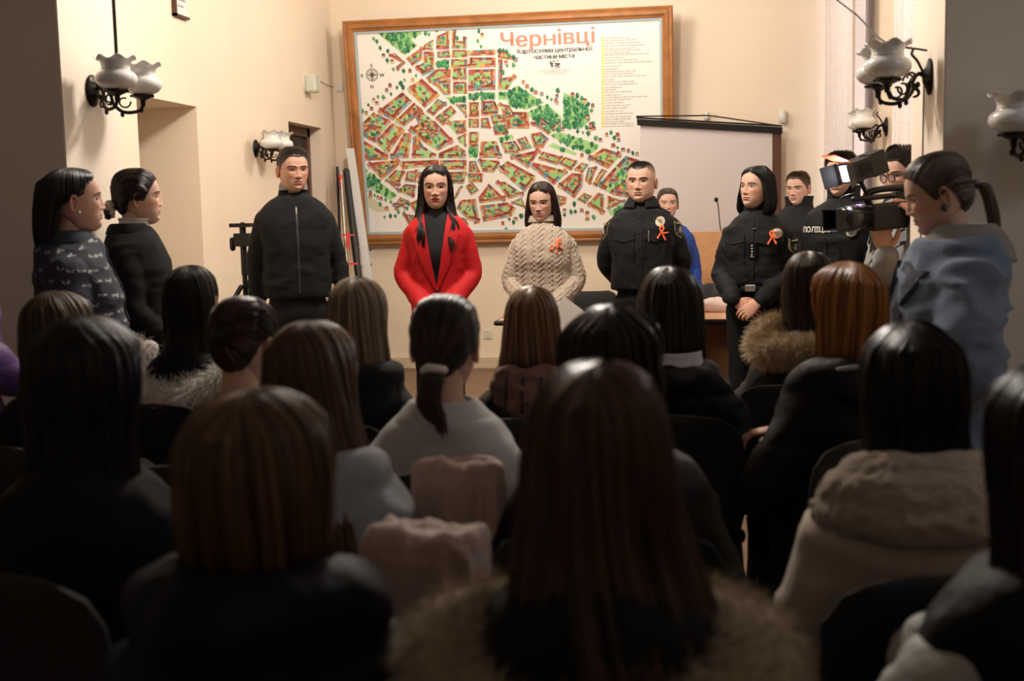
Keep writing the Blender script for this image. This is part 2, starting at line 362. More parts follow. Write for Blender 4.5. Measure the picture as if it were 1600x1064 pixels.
# curtains: pleated sheer panels with a fine stripe weave
def curtain(label, x, y0, y1, seed):
    cm = mat('sheer_curtain', (.80, .74, .74), .8, bump=.4, bscale=30, stretch=(1, 1, 6), var=.06, vscale=20, sss=.2)
    n = int((y1-y0)/.006); ys = np.linspace(y0, y1, n); rs = np.random.RandomState(seed)
    ph = np.cumsum(.42+.3*rs.rand(n)*.4); R = []
    zs = np.linspace(.06, 4.05, 40)
    for z in zs:
        amp = .028+.018*(1-z/4); xx = x+amp*np.sin(ph*.62)+.010*np.sin(ph*1.7+z*.6)
        R.append(np.stack([xx, ys+.004*np.sin(ph*.3+z), np.full(n, z)], 1))
    b = MB(); b.loft(R, caps=False, closed=False)
    o = b.build('pleats', cm, None); md = o.modifiers.new('s', 'SOLIDIFY'); md.thickness = .004
    t = thing('curtain', label, 'curtain', (0, 0, 0)); o.parent = t
    MB().tube([(x, y0-.05, 4.08), (x, y1+.0, 4.08)], .014, 10).build('curtain_rail', frm, t)
curtain('white sheer pleated curtain in the far right corner beside the screen', 1.09, 9.25, 10.72, 3)
curtain('white sheer pleated curtain of the nearer window beside the right pier', 1.20, 6.25, 7.70, 4)

# ------------------------------------------------------------------ projector screen, lectern, table
A = Py(995, 184, 10.42); B_ = Py(1221, 197, 10.66)
t = thing('projector_screen', 'wide pale grey projection screen with black top bar hanging by the map', 'screen', (0, 0, 0))
dx = np.array(B_-A); dx /= np.linalg.norm(dx); nn = np.cross(dx, (0, 0, 1)); nn /= np.linalg.norm(nn)
A = np.array(A); Bp = np.array(B_); dn = np.array((0, 0, -1.0)); bot = 1.12
def qbox(b, p0, p1, z0, z1, t0, t1, z0b=None, z1b=None):
    z0b = z0 if z0b is None else z0b; z1b = z1 if z1b is None else z1b
    v = [];
    for p, za, zb in ((p0, z0, z1), (p1, z0b, z1b)):
        for tt in (t0, t1): v += [(p[0]+nn[0]*tt, p[1]+nn[1]*tt, za), (p[0]+nn[0]*tt, p[1]+nn[1]*tt, zb)]
    b.add(v, [(0, 1, 3, 2), (4, 6, 7, 5), (0, 4, 5, 1), (2, 3, 7, 6), (0, 2, 6, 4), (1, 5, 7, 3)])
s1 = A+dx*.03; e1 = Bp-dx*.08
b = MB(); qbox(b, s1, e1, bot, s1[2]-.045, -.002, .002, bot, e1[2]-.045); b.build('screen_sheet', mat('screen_fabric', (.66, .61, .61), .8), t, smooth=False)
b = MB(); b.tube([A+nn*.012, Bp-dx*.005+nn*.012], .008, 8); qbox(b, A-dx*.0, Bp-dx*.0, A[2]-.065, A[2]-.012, .003, .035, Bp[2]-.065, Bp[2]-.012)
b.build('top_bar', blackp, t, smooth=False)
b = MB(); qbox(b, Bp-dx*.085, Bp, 0, Bp[2]-.02, -.03, -.002); b.build('side_frame', mat('brown_board_frame', (.11, .045, .025), .5), t, smooth=False)
b = MB(); b.tube([A+nn*.0-dn*.012, (A+Bp)/2-dn*.055, Bp-dn*.0], .006, 8); b.build('hanging_rod', blackm, t)
b = MB(); qbox(b, s1, e1, bot-.02, bot, -.012, .012); b.build('bottom_bar', blackp, t, smooth=False)
# lectern
Lc = Py(1128, 361, 9.75); t = thing('lectern', 'light wooden lectern with dark lower panel below the screen', 'lectern', (Lc.x, 9.75, 0))
W2 = .46; H = Lc.z
MB().box((-W2, 0, .80), (W2, .025, H)).build('upper_panel', beech, t, bevel=.004)
MB().box((-W2+.02, .03, 0), (W2-.02, .05, .80)).build('lower_panel', walnut, t, smooth=False)
for s in (-1, 1): MB().box((s*W2, .025, 0), (s*(W2-.025), .5, H)).build('side_panel', walnut, t, smooth=False)
MB().box((-W2, .025, H-.2), (W2, .5, H-.175)).build('desk_top', beech, t, smooth=False)
mb = Py(1125, 352, 9.95); mt = Py(1119, 312, 9.95); t = thing('microphone', 'black gooseneck microphone rising from the lectern before the screen', 'microphone', (mb.x+.03, 9.95, H-.175))
MB().lathe([(0, 0), (.05, 0), (.05, .02), (.02, .03), (0, .03)]).build('base', blackp, t)
pts = catmull([(0, 0, .02), (-.01, 0, .12), (mb.x-.0-(mb.x+.03), 0, mb.z-(H-.175)), (-.045, 0, mt.z-(H-.175)-.05), (mt.x-mb.x-.03, 0, mt.z-(H-.175))], 6)
MB().tube(pts, .0045, 8).build('gooseneck', blackm, t)
MB().ell(tuple(pts[-1]), (.017, .015, .020), 12, 10).build('head', blackp, t)
# table
ta = P(775, 503, 7.62); tx0 = ta.x; tx1 = tx0+1.62; ty0 = ta.y; ty1 = ty0+.62
t = thing('table', 'long wooden table with black edging behind the standing group', 'table', ((tx0+tx1)/2, (ty0+ty1)/2, 0))
hx = (tx1-tx0)/2; hy = (ty1-ty0)/2
MB().box((-hx+.01, -hy+.01, .72), (hx-.01, hy-.01, .752)).build('tabletop', mat('pale_beech', (.66, .36, .20), .4, var=.08, vscale=8, stretch=(1, 6, 1)), t, smooth=False)
b = MB(); b.tube([(-hx, -hy, .735), (hx, -hy, .735), (hx, hy, .735), (-hx, hy, .735), (-hx, -hy, .735)], .016, 8); b.build('edging', blackp, t)
MB().box((-hx+.08, -hy+.10, .30), (hx-.08, -hy+.12, .715)).build('modesty_panel', walnut, t, smooth=False)
for sx in (-1, 1): 
    for sy in (-1, 1): MB().box((sx*(hx-.09)-.02, sy*(hy-.06)-.02, 0), (sx*(hx-.09)+.02, sy*(hy-.06)+.02, .72)).build('leg', blackm, t, smooth=False)
# things on the table
def cloth_lump(name, label, cat, c, r, m, amp, seed, M=None):
    b = MB().ell((0, 0, 0), r, 48, 32)
    def d(v, n): return amp*(vnoise(v*14+seed)*1.3+vnoise(v*34+seed)*.5-.9)
    o = b.build(name, m, None, disp=d); me = o.data; v = vco(me); v[:, 2] = np.maximum(v[:, 2], -r[2]*.55)+r[2]*.55; me.vertices.foreach_set('co', v.ravel()); me.update()
    o.location = c; return tag(o, label, cat)
ptb = P(1115, 486, 7.95); cloth_lump('folded_jacket', 'pale pink folded jacket lying on the table beside the policewoman', 'jacket', (ptb.x+.03, ptb.y, .753), (.16, .11, .06), mat('pink_cloth', (.68, .52, .50), .8, bump=.3, bscale=40), .03, 3)
cloth_lump('bag', 'black soft bag on the table behind the pale pink jacket', 'bag', (ptb.x+.0, ptb.y+.12, .753), (.13, .08, .12), mat('black_cloth', (.012, .012, .014), .8, bump=.3), .02, 9)
# stacking chair builder
def make_chair(label, x, y, rz, group=None, H=.86, w=.46, chromey=False, m=None, armloops=False):
    label = ' '.join(label.split()[:16]); t = thing('chair', label, 'chair', (x, y, 0), rz, group); fab = m or mat('black_chair_fabric', (.007, .007, .008), .8, bump=.3, bscale=200); mt = chrome if chromey else blackm
    h = w/2
    MB().ell((0, 0, .44), (h, .22, .035), 32, 12).build('seat', fab, t)
    R = []
    for z, ww, th in ((.52, .36, .02), (.54, .42, .035), (.60, .445, .045), (.72, .45, .045), (H-.06, .43, .045), (H-.02, .38, .035), (H, .30, .015)):
        a = np.linspace(0, 2*math.pi, 32, endpoint=False); k = ww*w/.9; yc = .235+(z-.5)*.12
        X = k*np.sign(np.cos(a))*np.abs(np.cos(a))**.6; R.append(np.stack([X, yc+th*.5*np.sign(np.sin(a))*np.abs(np.sin(a))**.7-.06*(1-(X/k)**2)+.04, np.full(32, z)], 1))
    MB().loft(R).build('backrest', fab, t)
    for s in (-1, 1):
        MB().tube([(s*(h-.03), -.19, .42), (s*(h+.0), -.23, 0)], .0125, 8).build('leg', mt, t)
        MB().tube(catmull([(s*(h+.02), .26, 0), (s*(h-.0), .20, .30), (s*(h-.03), .20, .44), (s*(h-.06), .25, .62), (s*(h-.08), .27, H-.1)], 4), .0125, 8).build('leg', mt, t)
    for y in (-.19, .19): MB().tube([(-h+.03, y, .405), (h-.03, y, .405)], .0125, 8).build('stretcher', mt, t)
    if armloops:
        for s in (-1, 1): MB().tube(catmull([(s*(h+.01), -.17, .42), (s*(h+.03), -.22, .56), (s*(h+.04), -.14, .67), (s*(h+.04), .05, .685), (s*(h+.02), .20, .62), (s*(h-.0), .22, .46)], 6), .013, 10).build('armrest', chrome, t)
    return t
pc = P(912, 470, 8.55); make_chair('black chair tucked behind the wooden table', pc.x, pc.y+.1, math.pi*0, H=.84)

# ------------------------------------------------------------------ tripod and leaning poles
tp = P(372, 360, 7.3); t = thing('tripod', 'black camera tripod partly hidden behind the man in black', 'tripod', (tp.x+.03, tp.y, 0)); z1 = P(372, 352, 7.3).z
MB().box((-.075, -.03, z1-.012), (.06, .03, z1+.012)).box((-.05, -.03, z1-.13), (.05, .03, z1-.05)).tube([(-.07, 0, z1-.09), (-.07, 0, z1-.14)], .018, 10).tube([(0, 0, z1), (0, 0, z1-.3)], .02, 10).build('head', blackp, t, bevel=0, smooth=False)
MB().tube([(0, 0, z1-.1), (0, 0, .45)], .016, 10).build('centre_column', blackm, t)
for k in range(3):
    a = k*2.094+1.9; MB().tube([(.03*math.cos(a), .03*math.sin(a), z1-.38), (.22*math.cos(a), .22*math.sin(a), .75), (.40*math.cos(a), .40*math.sin(a), .01)], [.016, .014, .010], 8).build('leg', blackm, t)
def lean(name, label, cat, px0, py0, px1, py1, y0, y1, w_, th, m, rnd=False):
    a = np.array(Py(px0, py0, y0)); q = np.array(Py(px1, py1, y1)); d = (q-a); k = (a[2]-.01)/(a[2]-q[2]); e = a+d*k
    b = MB()
    if rnd: b.tube([a, e], w_, 14)
    else:
        u = np.array((1, 0, 0.))*w_; v = np.array((0, 1., 0))*th
        b.loft([[p-u-v, p+u-v, p+u+v, p-u+v] for p in (a, e)])
    o = b.build(name, m, None, smooth=rnd); return tag(o, label, cat), a, e
lean('board', 'narrow white board leaning between black case and map frame', 'board', 547, 232, 575, 430, 10.55, 10.25, .036, .012, mat('offwhite_board', (.66, .66, .66), .5))
lean('tripod_case', 'tall black tube case leaning beside the white board', 'case', 541, 268, 560, 430, 10.48, 10.15, .032, 0, mat('black_case', (.015, .015, .017), .5, bump=.3), True)
silver_pole, a, e = lean('pole', 'thin silver pole with red ribbons leaning left of the black case', 'pole', 532, 268, 543, 430, 10.40, 10.1, .012, 0, mat('steel_pole', (.5, .47, .42), .3, metal=.8), True)
_, a2, e2 = lean('pole', 'black thin pole standing in the corner left of the ribboned pole', 'pole', 527, 262, 533, 430, 10.55, 10.4, .013, 0, blackm, True)
redm = mat('red_tape', (.8, .06, .05), .5)
for k, (px, py) in enumerate(((536, 367), (541, 412))):
    c = Py(px+8, py, 10.10-.08*k); b = MB(); b.box((c.x-.075, c.y-.045, c.z-.007), (c.x+.045, c.y+.04, c.z+.007))
    if k == 0: b.poly([(c.x-.005, c.y-.052, c.z+.03), (c.x+.03, c.y-.052, c.z+.005), (c.x+.02, c.y-.052, c.z-.13), (c.x-.004, c.y-.052, c.z-.10)], (0, .006, 0))
    tag(b.build('ribbon', redm, smooth=False), ['upper red ribbon tied round the poles with hanging end', 'lower red ribbon tied round the poles'][k], 'ribbon')
c = Py(532, 276, 10.38); MB().tube([c, c+Vector((0, 0, -.10))], .018, 10).build('grip', redm, silver_pole)
c = Py(570, 402, 10.78); b = MB(); b.box((-.06, 0, -.075), (-.045, .02, .075)).box((.045, 0, -.075), (.06, .02, .075)).box((-.06, 0, .06), (.06, .02, .075)).box((-.06, 0, -.075), (.06, .02, -.06))
o = b.build('bracket', whitep, smooth=False); o.location = c; tag(o, 'small cream rectangular bracket beside the foot of the white board', 'bracket')
# ================================================================== the framed town map
MX0, MX1 = -3.17, -.24; MYB, MZB = 10.74, 1.17; MYT, MZT = 10.50, 3.175
MO = Vector((MX0, MYB, MZB)); MUx = Vector((1, 0, 0)); MUy = Vector((0, MYT-MYB, MZT-MZB)); ML = MUy.length; MUy.normalize(); MN = MUx.cross(MUy)*1.0   # towards the hall
MWd = MX1-MX0
tm = thing('framed_map', 'huge illustrated town map in a honey wood frame on the back wall', 'map', tuple(MO))
Rm = Matrix((MUx, MUy, MN)).transposed(); tm.rotation_euler = Rm.to_euler()
def muv(px, py):
    d = ray(px, py); k = (MO-CO).dot(MN)/d.dot(MN); p = CO+d*k-MO; return (p.dot(MUx), p.dot(MUy))
FW = .095
b = MB()
prof = [(0, 0), (0, .035), (.012, .045), (.03, .040), (.045, .048), (.065, .050), (.08, .035), (FW, .030), (FW, 0)]
def frame(prof, w, h):
    b = MB(); rings = []
    for o_, z in prof: rings.append([(o_, o_, z), (w-o_, o_, z), (w-o_, h-o_, z), (o_, h-o_, z)])
    R = np.array(rings); R = np.transpose(R, (1, 0, 2)); k, n = R.shape[:2]; f = []
    for i in range(4):
        for j in range(n-1): a = i*n+j; c = ((i+1) % 4)*n+j; f.append((a, a+1, c+1, c))
    b.add(R.reshape(-1, 3), f); return b
frame(prof, MWd, ML).build('frame', woodf, tm, smooth=False)
frame([(FW, .002), (FW, .018), (FW+.022, .016), (FW+.022, 0)], MWd, ML).build('inner_border', mat('grey_blue_border', (.42, .50, .52), .6), tm, smooth=False)
MB().box((.02, .02, -.02), (MWd-.02, ML-.02, 0)).build('backboard', walnut, tm, smooth=False)
paper = mat('map_print', (.9, .88, .84), .5, attr=True, spec=.3)
b = MB(); lay = [0.001]
PAP = (.88, .85, .80)
b.add([(FW, FW, .001), (MWd-FW, FW, .001), (MWd-FW, ML-FW, .001), (FW, ML-FW, .001)], [(0, 1, 2, 3)], PAP)
rg = random.Random(5)
def poly(pts, col, z):
    b.add([(x, y, z) for x, y in pts], [tuple(range(len(pts)))], col)
def jit(c, a=.12): k = 1+rg.uniform(-a, a); return tuple(min(1, max(0, v*k)) for v in c)
GREENS = [(.36, .66, .25), (.42, .70, .30), (.33, .62, .22)]; TREES = [(.03, .17, .07), (.05, .24, .10), (.02, .12, .06), (.09, .30, .12)]
ROOFS = [(.33, .07, .04)]*5+[(.50, .16, .06)]*3+[(.20, .05, .04), (.62, .40, .08), (.12, .14, .16), (.55, .12, .08), (.10, .28, .30)]
FACES = [(.62, .30, .16), (.72, .50, .16), (.58, .22, .26), (.50, .50, .44), (.25, .42, .50), (.70, .42, .30), (.60, .62, .40), (.45, .18, .10)]
INK = (.05, .03, .03)
SC1 = .0056
def tree(x, y, s=None):
    s = s or rg.uniform(.014, .026); c = rg.choice(TREES); n = 9; ph = rg.random()*6
    pts = [(x+s*rg.uniform(.75, 1.15)*.8*math.cos(ph+k*6.283/n), y+s*rg.uniform(.75, 1.15)*math.sin(ph+k*6.283/n)) for k in range(n)]
    z = .0026+rg.random()*.0004; poly([(x-.0022, y-s*1.4), (x+.0022, y-s*1.4), (x+.0016, y), (x-.0016, y)], INK, z-.0001); poly(pts, c, z)
    poly([(x+.25*s+(p[0]-x)*.45, y+.25*s+(p[1]-y)*.45) for p in pts], tuple(min(1, v*1.9) for v in c), z+.0002)
def house(x, y, s=.03):
    w_ = s*rg.uniform(.8, 1.2); h = s*.55; z = .0030+rg.random()*.0003; f = jit(rg.choice(FACES)); r = jit(rg.choice(ROOFS))
    poly([(x-w_/2-.002, y-h-.002), (x+w_/2+.002, y-h-.002), (x+w_/2+.002, y), (x+w_/2-h*.2, y+h+.002), (x-w_/2+h*.2, y+h+.002), (x-w_/2-.002, y)], INK, z)
    poly([(x-w_/2, y-h), (x+w_/2, y-h), (x+w_/2, y), (x-w_/2, y)], f, z+.0001)
    poly([(x-w_/2, y), (x+w_/2, y), (x+w_/2-h*.3, y+h), (x-w_/2+h*.3, y+h)], r, z+.0001)
def inside(p, pts):
    r = False; n = len(pts)
    for i in range(n):
        x1, y1 = pts[i]; x2, y2 = pts[i-1]
        if (y1 > p[1]) != (y2 > p[1]) and p[0] < (x2-x1)*(p[1]-y1)/(y2-y1)+x1: r = not r
    return r
def dseg(p, a, c):
    ax, ay = a; bx, by = c; L = (bx-ax)**2+(by-ay)**2; t = max(0, min(1, ((p[0]-ax)*(bx-ax)+(p[1]-ay)*(by-ay))/(L+1e-12)))
    return math.hypot(p[0]-ax-t*(bx-ax), p[1]-ay-t*(by-ay))
def block(q, kind='b'):
    n = len(q); A2 = sum(q[i-1][0]*q[i][1]-q[i][0]*q[i-1][1] for i in range(n))
    if A2 < 0: q = q[::-1]
    cx = sum(p[0] for p in q)/n; cy = sum(p[1] for p in q)/n; q = [(cx+(x-cx)*1.07, cy+(y-cy)*1.07) for x, y in q]
    area_ = abs(A2)/2; g = rg.choice(GREENS)
    poly(q, INK if kind == 'b' else (.2, .35, .15), .0014)
    cx = sum(p[0] for p in q)/n; cy = sum(p[1] for p in q)/n
    poly([(cx+(x-cx)*.985, cy+(y-cy)*.985) for x, y in q], g, .0016)
    rad = math.sqrt(area_)
    if kind == 'b':
        dep = min(.052, rad*.29)
        order = sorted(range(n), key=lambda i: -(q[i-1][1]+q[i][1]))
        for i in order:
            a = q[i-1]; c = q[i]; L = math.hypot(c[0]-a[0], c[1]-a[1])
            if L < .02: continue
            ux, uy = (c[0]-a[0])/L, (c[1]-a[1])/L; nx, ny = -uy, ux
            s = 0
            while s < L-.008:
                w_ = min(L-s, rg.uniform(.018, .055))
                if rg.random() > .07:
                    dd = dep*rg.uniform(.75, 1.05); col = jit(rg.choice(ROOFS), .25); fc = jit(rg.choice(FACES), .2); z = .0018+.00025*order.index(i)+.00001*int(s*50)
                    p0 = (a[0]+ux*s, a[1]+uy*s); p1 = (p0[0]+ux*w_, p0[1]+uy*w_); p2 = (p1[0]+nx*dd, p1[1]+ny*dd); p3 = (p0[0]+nx*dd, p0[1]+ny*dd); H = .016
                    quad = [p0, p1, p2, p3]; up = [(x, y+H*.4) for x, y in quad]
                    poly([(x, y-.001) for x, y in quad], INK, z)
                    # facade below the roof on edges that face down the sheet
                    poly([p0, p1, (p1[0]+nx*dd*.45, p1[1]+ny*dd*.45), (p0[0]+nx*dd*.45, p0[1]+ny*dd*.45)] if ny > -.2 else quad, fc, z+.00008)
                    if ny > -.2:
                        poly([(p0[0]+nx*dd*.45, p0[1]+ny*dd*.45), (p1[0]+nx*dd*.45, p1[1]+ny*dd*.45), p2, p3], col, z+.00008)
                        k = int(w_/.010)
                        for j in range(k):
                            e = (j+.35)/k*w_; poly([(p0[0]+ux*e+nx*dd*.12, p0[1]+uy*e+ny*dd*.12), (p0[0]+ux*(e+.0022)+nx*dd*.12, p0[1]+uy*(e+.0022)+ny*dd*.12), (p0[0]+ux*(e+.0022)+nx*dd*.34, p0[1]+uy*(e+.0022)+ny*dd*.34), (p0[0]+ux*e+nx*dd*.34, p0[1]+uy*e+ny*dd*.34)], INK, z+.00012)
                    else:
                        poly([p0, p1, (p1[0]+nx*dd*.6, p1[1]+ny*dd*.6), (p0[0]+nx*dd*.6, p0[1]+ny*dd*.6)], col, z+.00012)
                s += w_
    dens = {'b': 900, 'p': 800, 'r': 60}[kind]
    x0 = min(p[0] for p in q); x1 = max(p[0] for p in q); y0 = min(p[1] for p in q); y1 = max(p[1] for p in q)
    pts = []
    for _ in range(int(dens*area_*4)+3):
        p = (rg.uniform(x0, x1), rg.uniform(y0, y1))
        if not inside(p, q): continue
        dm = min(dseg(p, q[i-1], q[i]) for i in range(n))
        if dm < (dep*.9+.008 if kind == 'b' else .008): continue
        pts.append(p)
    if kind == 'b':
        for p in pts[::3]: house(*p, s=rg.uniform(.022, .036))
        pts = [p for i, p in enumerate(pts) if i % 3]
    for p in sorted(pts, key=lambda t: -t[1]): tree(*p, s=rg.uniform(.012, .02) if kind == 'b' else None)
BL = {
 (535, 20, 5.911): [('p', '305,165 730,150 720,200 630,245 690,300 575,380'), '430,400 480,375 580,460 510,535 490,500 540,460', '595,420 735,320 735,430 650,490', '755,300 835,250 835,345 745,345', '870,220 985,170 985,335 870,335',
   '1015,145 1055,145 1055,260 1110,260 1110,220 1145,220 1145,325 1015,325', '750,365 840,365 845,530 745,575 675,500 750,460', '880,360 990,350 995,415 880,415', '1015,345 1150,345 1150,410 1015,410', ('p', '875,440 985,430 985,505 870,505'),
   '1005,430 1150,430 1150,505 1005,505', '775,600 870,525 995,520 995,605 810,650', '1020,515 1145,515 1145,620 1020,620', '835,650 995,620 995,755 935,755', '1025,640 1150,640 1150,745 1025,745', '605,705 735,615 890,760 760,870',
   ('p', '960,780 1140,770 1140,830 1000,830'), '335,910 550,740 635,820 470,990', '490,1000 660,835 740,910 570,1050', '780,910 880,800 965,840 840,950', '860,970 1000,860 1050,920 930,1040', '1050,850 1145,845 1145,965', '150,1060 290,925 440,1000 380,1090', '680,970 750,925 900,1060 860,1130 740,1100'],
 (745, 20, 5.911): ['-75,350 165,340 165,390 -75,395', '-75,415 165,415 165,500 -75,505', '-70,530 165,525 165,705 -70,715', '195,340 300,380 370,440 200,420', '200,440 240,440 240,600 360,580 280,705 200,705', ('p', '-70,740 20,738 20,800 -70,800'), ('p', '40,738 165,735 165,800 40,800'), ('r', '200,730 275,730 275,800 200,800'),
   ('p', '280,735 380,680 610,830 450,890 300,860'), '45,820 160,815 200,890 190,945 45,945', '205,840 300,860 350,950 265,990', ('p', '500,905 650,850 770,960 770,1080 640,1080 480,950'), ('p', '810,750 1020,850 1040,990 960,1064 800,1064'), '250,920 470,920 480,1064 280,1064', '125,950 240,940 270,1010 150,1030', '-70,830 20,830 20,960 -70,960', '-75,980 20,980 20,1060 -75,1060', '40,975 110,970 130,1064 40,1064', '150,1050 270,1030 290,1120 170,1130'],
 (545, 190, 5.911): ['95,60 220,20 300,90 240,190 95,120', '250,180 400,20 510,80 360,290', '90,200 140,180 360,310 350,345 90,360', '390,330 510,110 580,120 550,330', '600,140 650,160 690,230 800,300 800,330 590,330', '560,80 660,20 790,0 960,180 820,260 720,200', '840,290 1000,220 1070,270 1075,335 840,335',
   '900,0 1080,-10 1085,90 1000,120', '1000,150 1080,110 1080,230 1020,190', '180,390 300,370 470,360 440,420 310,530', '490,370 820,355 820,410 640,420 500,440', ('p', '100,520 200,470 290,550 180,620 100,600'), '350,530 430,450 520,460 470,570 400,560', '540,465 640,450 620,560 520,550', '850,360 1080,355 1080,440 850,440', '900,470 1085,465 1060,570 920,570',
   '340,540 400,560 480,580 440,630', ('p', '210,620 290,565 440,680 380,720'), '450,640 520,580 620,590 600,700', '1000,800 1040,730 1170,720 1200,930 1100,900', '930,760 1020,610 1050,600 1000,700', '1110,370 1170,365 1210,470 1110,465', '1110,100 1200,100 1195,235 1110,235', ('p', '1110,245 1195,245 1190,330 1110,330'), '480,700 560,740 500,790 430,760', '1100,480 1240,480 1230,560 1110,560', '1080,600 1140,560 1200,640 1130,680', '560,760 640,720 720,790 620,850', '640,470 760,470 750,560 640,570', '770,470 880,470 880,560 770,560', '640,600 740,590 780,690 660,700', '770,590 900,580 910,660 800,700', '700,740 850,720 900,800 760,850', '880,700 960,790 900,900 800,880', '500,850 620,870 700,940 560,960', '950,860 1080,900 1100,960 980,960'],
 (740, 190, 5.911): ['70,190 210,185 255,330 60,330', '45,350 230,365 240,400 180,470 85,460', ('r', '190,30 300,25 325,90 210,120'), ('p', '225,150 350,120 370,160 250,190'), '260,200 380,180 440,270 400,300 290,290', '400,170 480,140 540,240 450,270', '525,120 620,100 690,160 640,240 560,240', '345,320 610,265 500,430', '235,440 320,370 560,500 560,540 470,640', '210,560 290,560 460,670 320,710',
   '50,700 140,580 290,720 60,750', '70,780 310,750 380,800 350,870 100,920', '600,350 640,280 830,330 770,400', '790,390 850,330 960,370 900,450', '930,440 1000,380 1060,400 1000,480', ('p', '720,130 800,100 1140,210 1140,240 1070,300 900,240'), '530,420 560,380 860,460 740,580', '780,590 910,480 1010,490 1000,600 930,700', ('p', '700,230 740,200 950,290 930,310'), '1060,340 1200,250 1360,300 1240,430',
   '1030,540 1060,430 1140,420 1080,580', '1100,580 1180,440 1230,460 1140,600', '1160,590 1400,330 1530,370 1430,690 1300,670', '960,720 1020,660 1090,690 1030,760', '1050,770 1150,660 1205,680 1200,850', '1240,690 1400,740 1240,810', '530,20 640,-30 700,20 800,20 690,120', '770,680 860,700 850,760 800,780', '350,750 440,700 480,800', '1440,700 1560,560 1620,700 1500,820', ('p', '1250,830 1400,760 1500,860 1350,950')],
}
for (ox, oy, s), L in BL.items():
    for e in L:
        k, st = e if isinstance(e, tuple) else ('b', e)
        pts = [tuple(map(float, q.split(','))) for q in st.split()]
        block([muv(ox+x/s, oy+y/s) for x, y in pts], k)
# red faculty buildings in the lower right, loose houses and trees along the outer roads
for (ox, oy, s), pl in (((535, 20, 5.911), '290,240 320,265 350,325 420,350 380,395 415,440 460,450 470,520 565,535 625,535 440,670 450,750 380,780 410,715 330,775 320,835 290,805 270,885 240,850 220,925 180,910 170,975 505,690 540,650 575,620 650,620 680,580 560,690 870,160 770,190 800,200 940,960 1060,235'),
                        ((745, 20, 5.911), '430,640 465,680 510,710 545,735 600,750 650,780 690,800 730,810 750,720 740,770 740,830 885,755 930,765 970,790 1000,810 1030,840 1070,855 1060,900 1020,960 20,170 50,205 40,310 10,260 215,350 245,345 275,360 300,395 340,410 270,460 280,490 340,480 240,550 1050,1030'),
                        ((740, 190, 5.911), '960,90 1010,100 1060,110 1110,60 1040,50 1100,20 1080,70 1130,150 1170,170 1230,120 1270,100 1300,150 1340,170 1330,120 1290,220 1330,240 1380,260 1430,270 1470,290 1510,300 820,70 900,40 930,760 840,820 840,860 900,830 940,830 1000,820 1050,845 1110,880 1050,895 1050,60 1000,310 270,940 330,900 390,900 300,1000 370,930 440,870'),
                        ((545, 190, 5.911), '130,400 120,430 155,455 130,600 165,640 200,690 240,680 270,700 300,710 340,720 160,600 390,740 420,770 460,780 520,800 460,830 440,800 510,840 350,800 430,870 330,880 385,870 290,760 200,650 550,760 540,800')):
    for q in pl.split():
        x, y = map(float, q.split(',')); u, v = muv(ox+x/s, oy+y/s)
        (house if rg.random() < .42 else tree)(u, v)
# pencil shading of the hill in the lower left corner
pts = [muv(545+x/5.911, 190+y/5.911) for x, y in ((110, 650), (170, 690), (260, 730), (330, 790), (380, 830), (260, 835), (180, 790), (120, 730))]; poly(pts, (.66, .64, .46), .0013)
# printed words and the compass
def mtext(s, px, py, hgt, col, bold=0, xs=1, z=.0034, align='CENTER', ys=1, ang=0, gap=.055):
    v, f = text_mesh(s, hgt, bold, align, gap=gap); u0, v0 = muv(px, py); v = v.copy(); v[:, 0] *= xs; v[:, 1] *= ys
    ca, sa = math.cos(ang), math.sin(ang); x, y = v[:, 0]*ca-v[:, 1]*sa+u0, v[:, 0]*sa+v[:, 1]*ca+v0
    b.add(np.stack([x, y, np.full(len(v), z)], 1), f, col)
RED = (.76, .27, .19); BLK = (.04, .03, .03)
for k in range(-2, 3): mtext('Чернівці', 856+k*.42, 70.5, .178, RED, 0, 1.12, gap=.135, z=.0034+k*.00001, ang=.012)
u0, v0 = muv(786, 49)
for k in (-1, 0, 1): mtext('Картосхема центральної', 867+k*.22, 81.5, .056, BLK, 0, 1.0, gap=.08, z=.0034+k*.00001)
for k in (-1, 0, 1): mtext('частини міста', 866+k*.22, 91.5, .056, BLK, 0, 1.0, gap=.08, z=.0034+k*.00001)
# little engraving under the title
u, v = muv(867, 101); 
for k in range(34): x = u+rg.uniform(-.04, .04); y = v+rg.uniform(-.035, .035); poly([(x-.008, y-.004), (x+.008, y-.005), (x+.007, y+.004), (x-.006, y+.004)], jit((.08, .07, .07), .3), .003+k*.00002)
for k, (w_, dx_) in enumerate(((.22, 0), (.30, .0), (.20, 0), (.16, 0))):
    u, v = muv(867+dx_, 109.5+k*2.1); x = u-w_/2
    while x < u+w_/2: l = rg.uniform(.008, .03); poly([(x, v), (x+l, v), (x+l, v+.004), (x, v+.004)], (.35, .33, .32), .003); x += l+.006
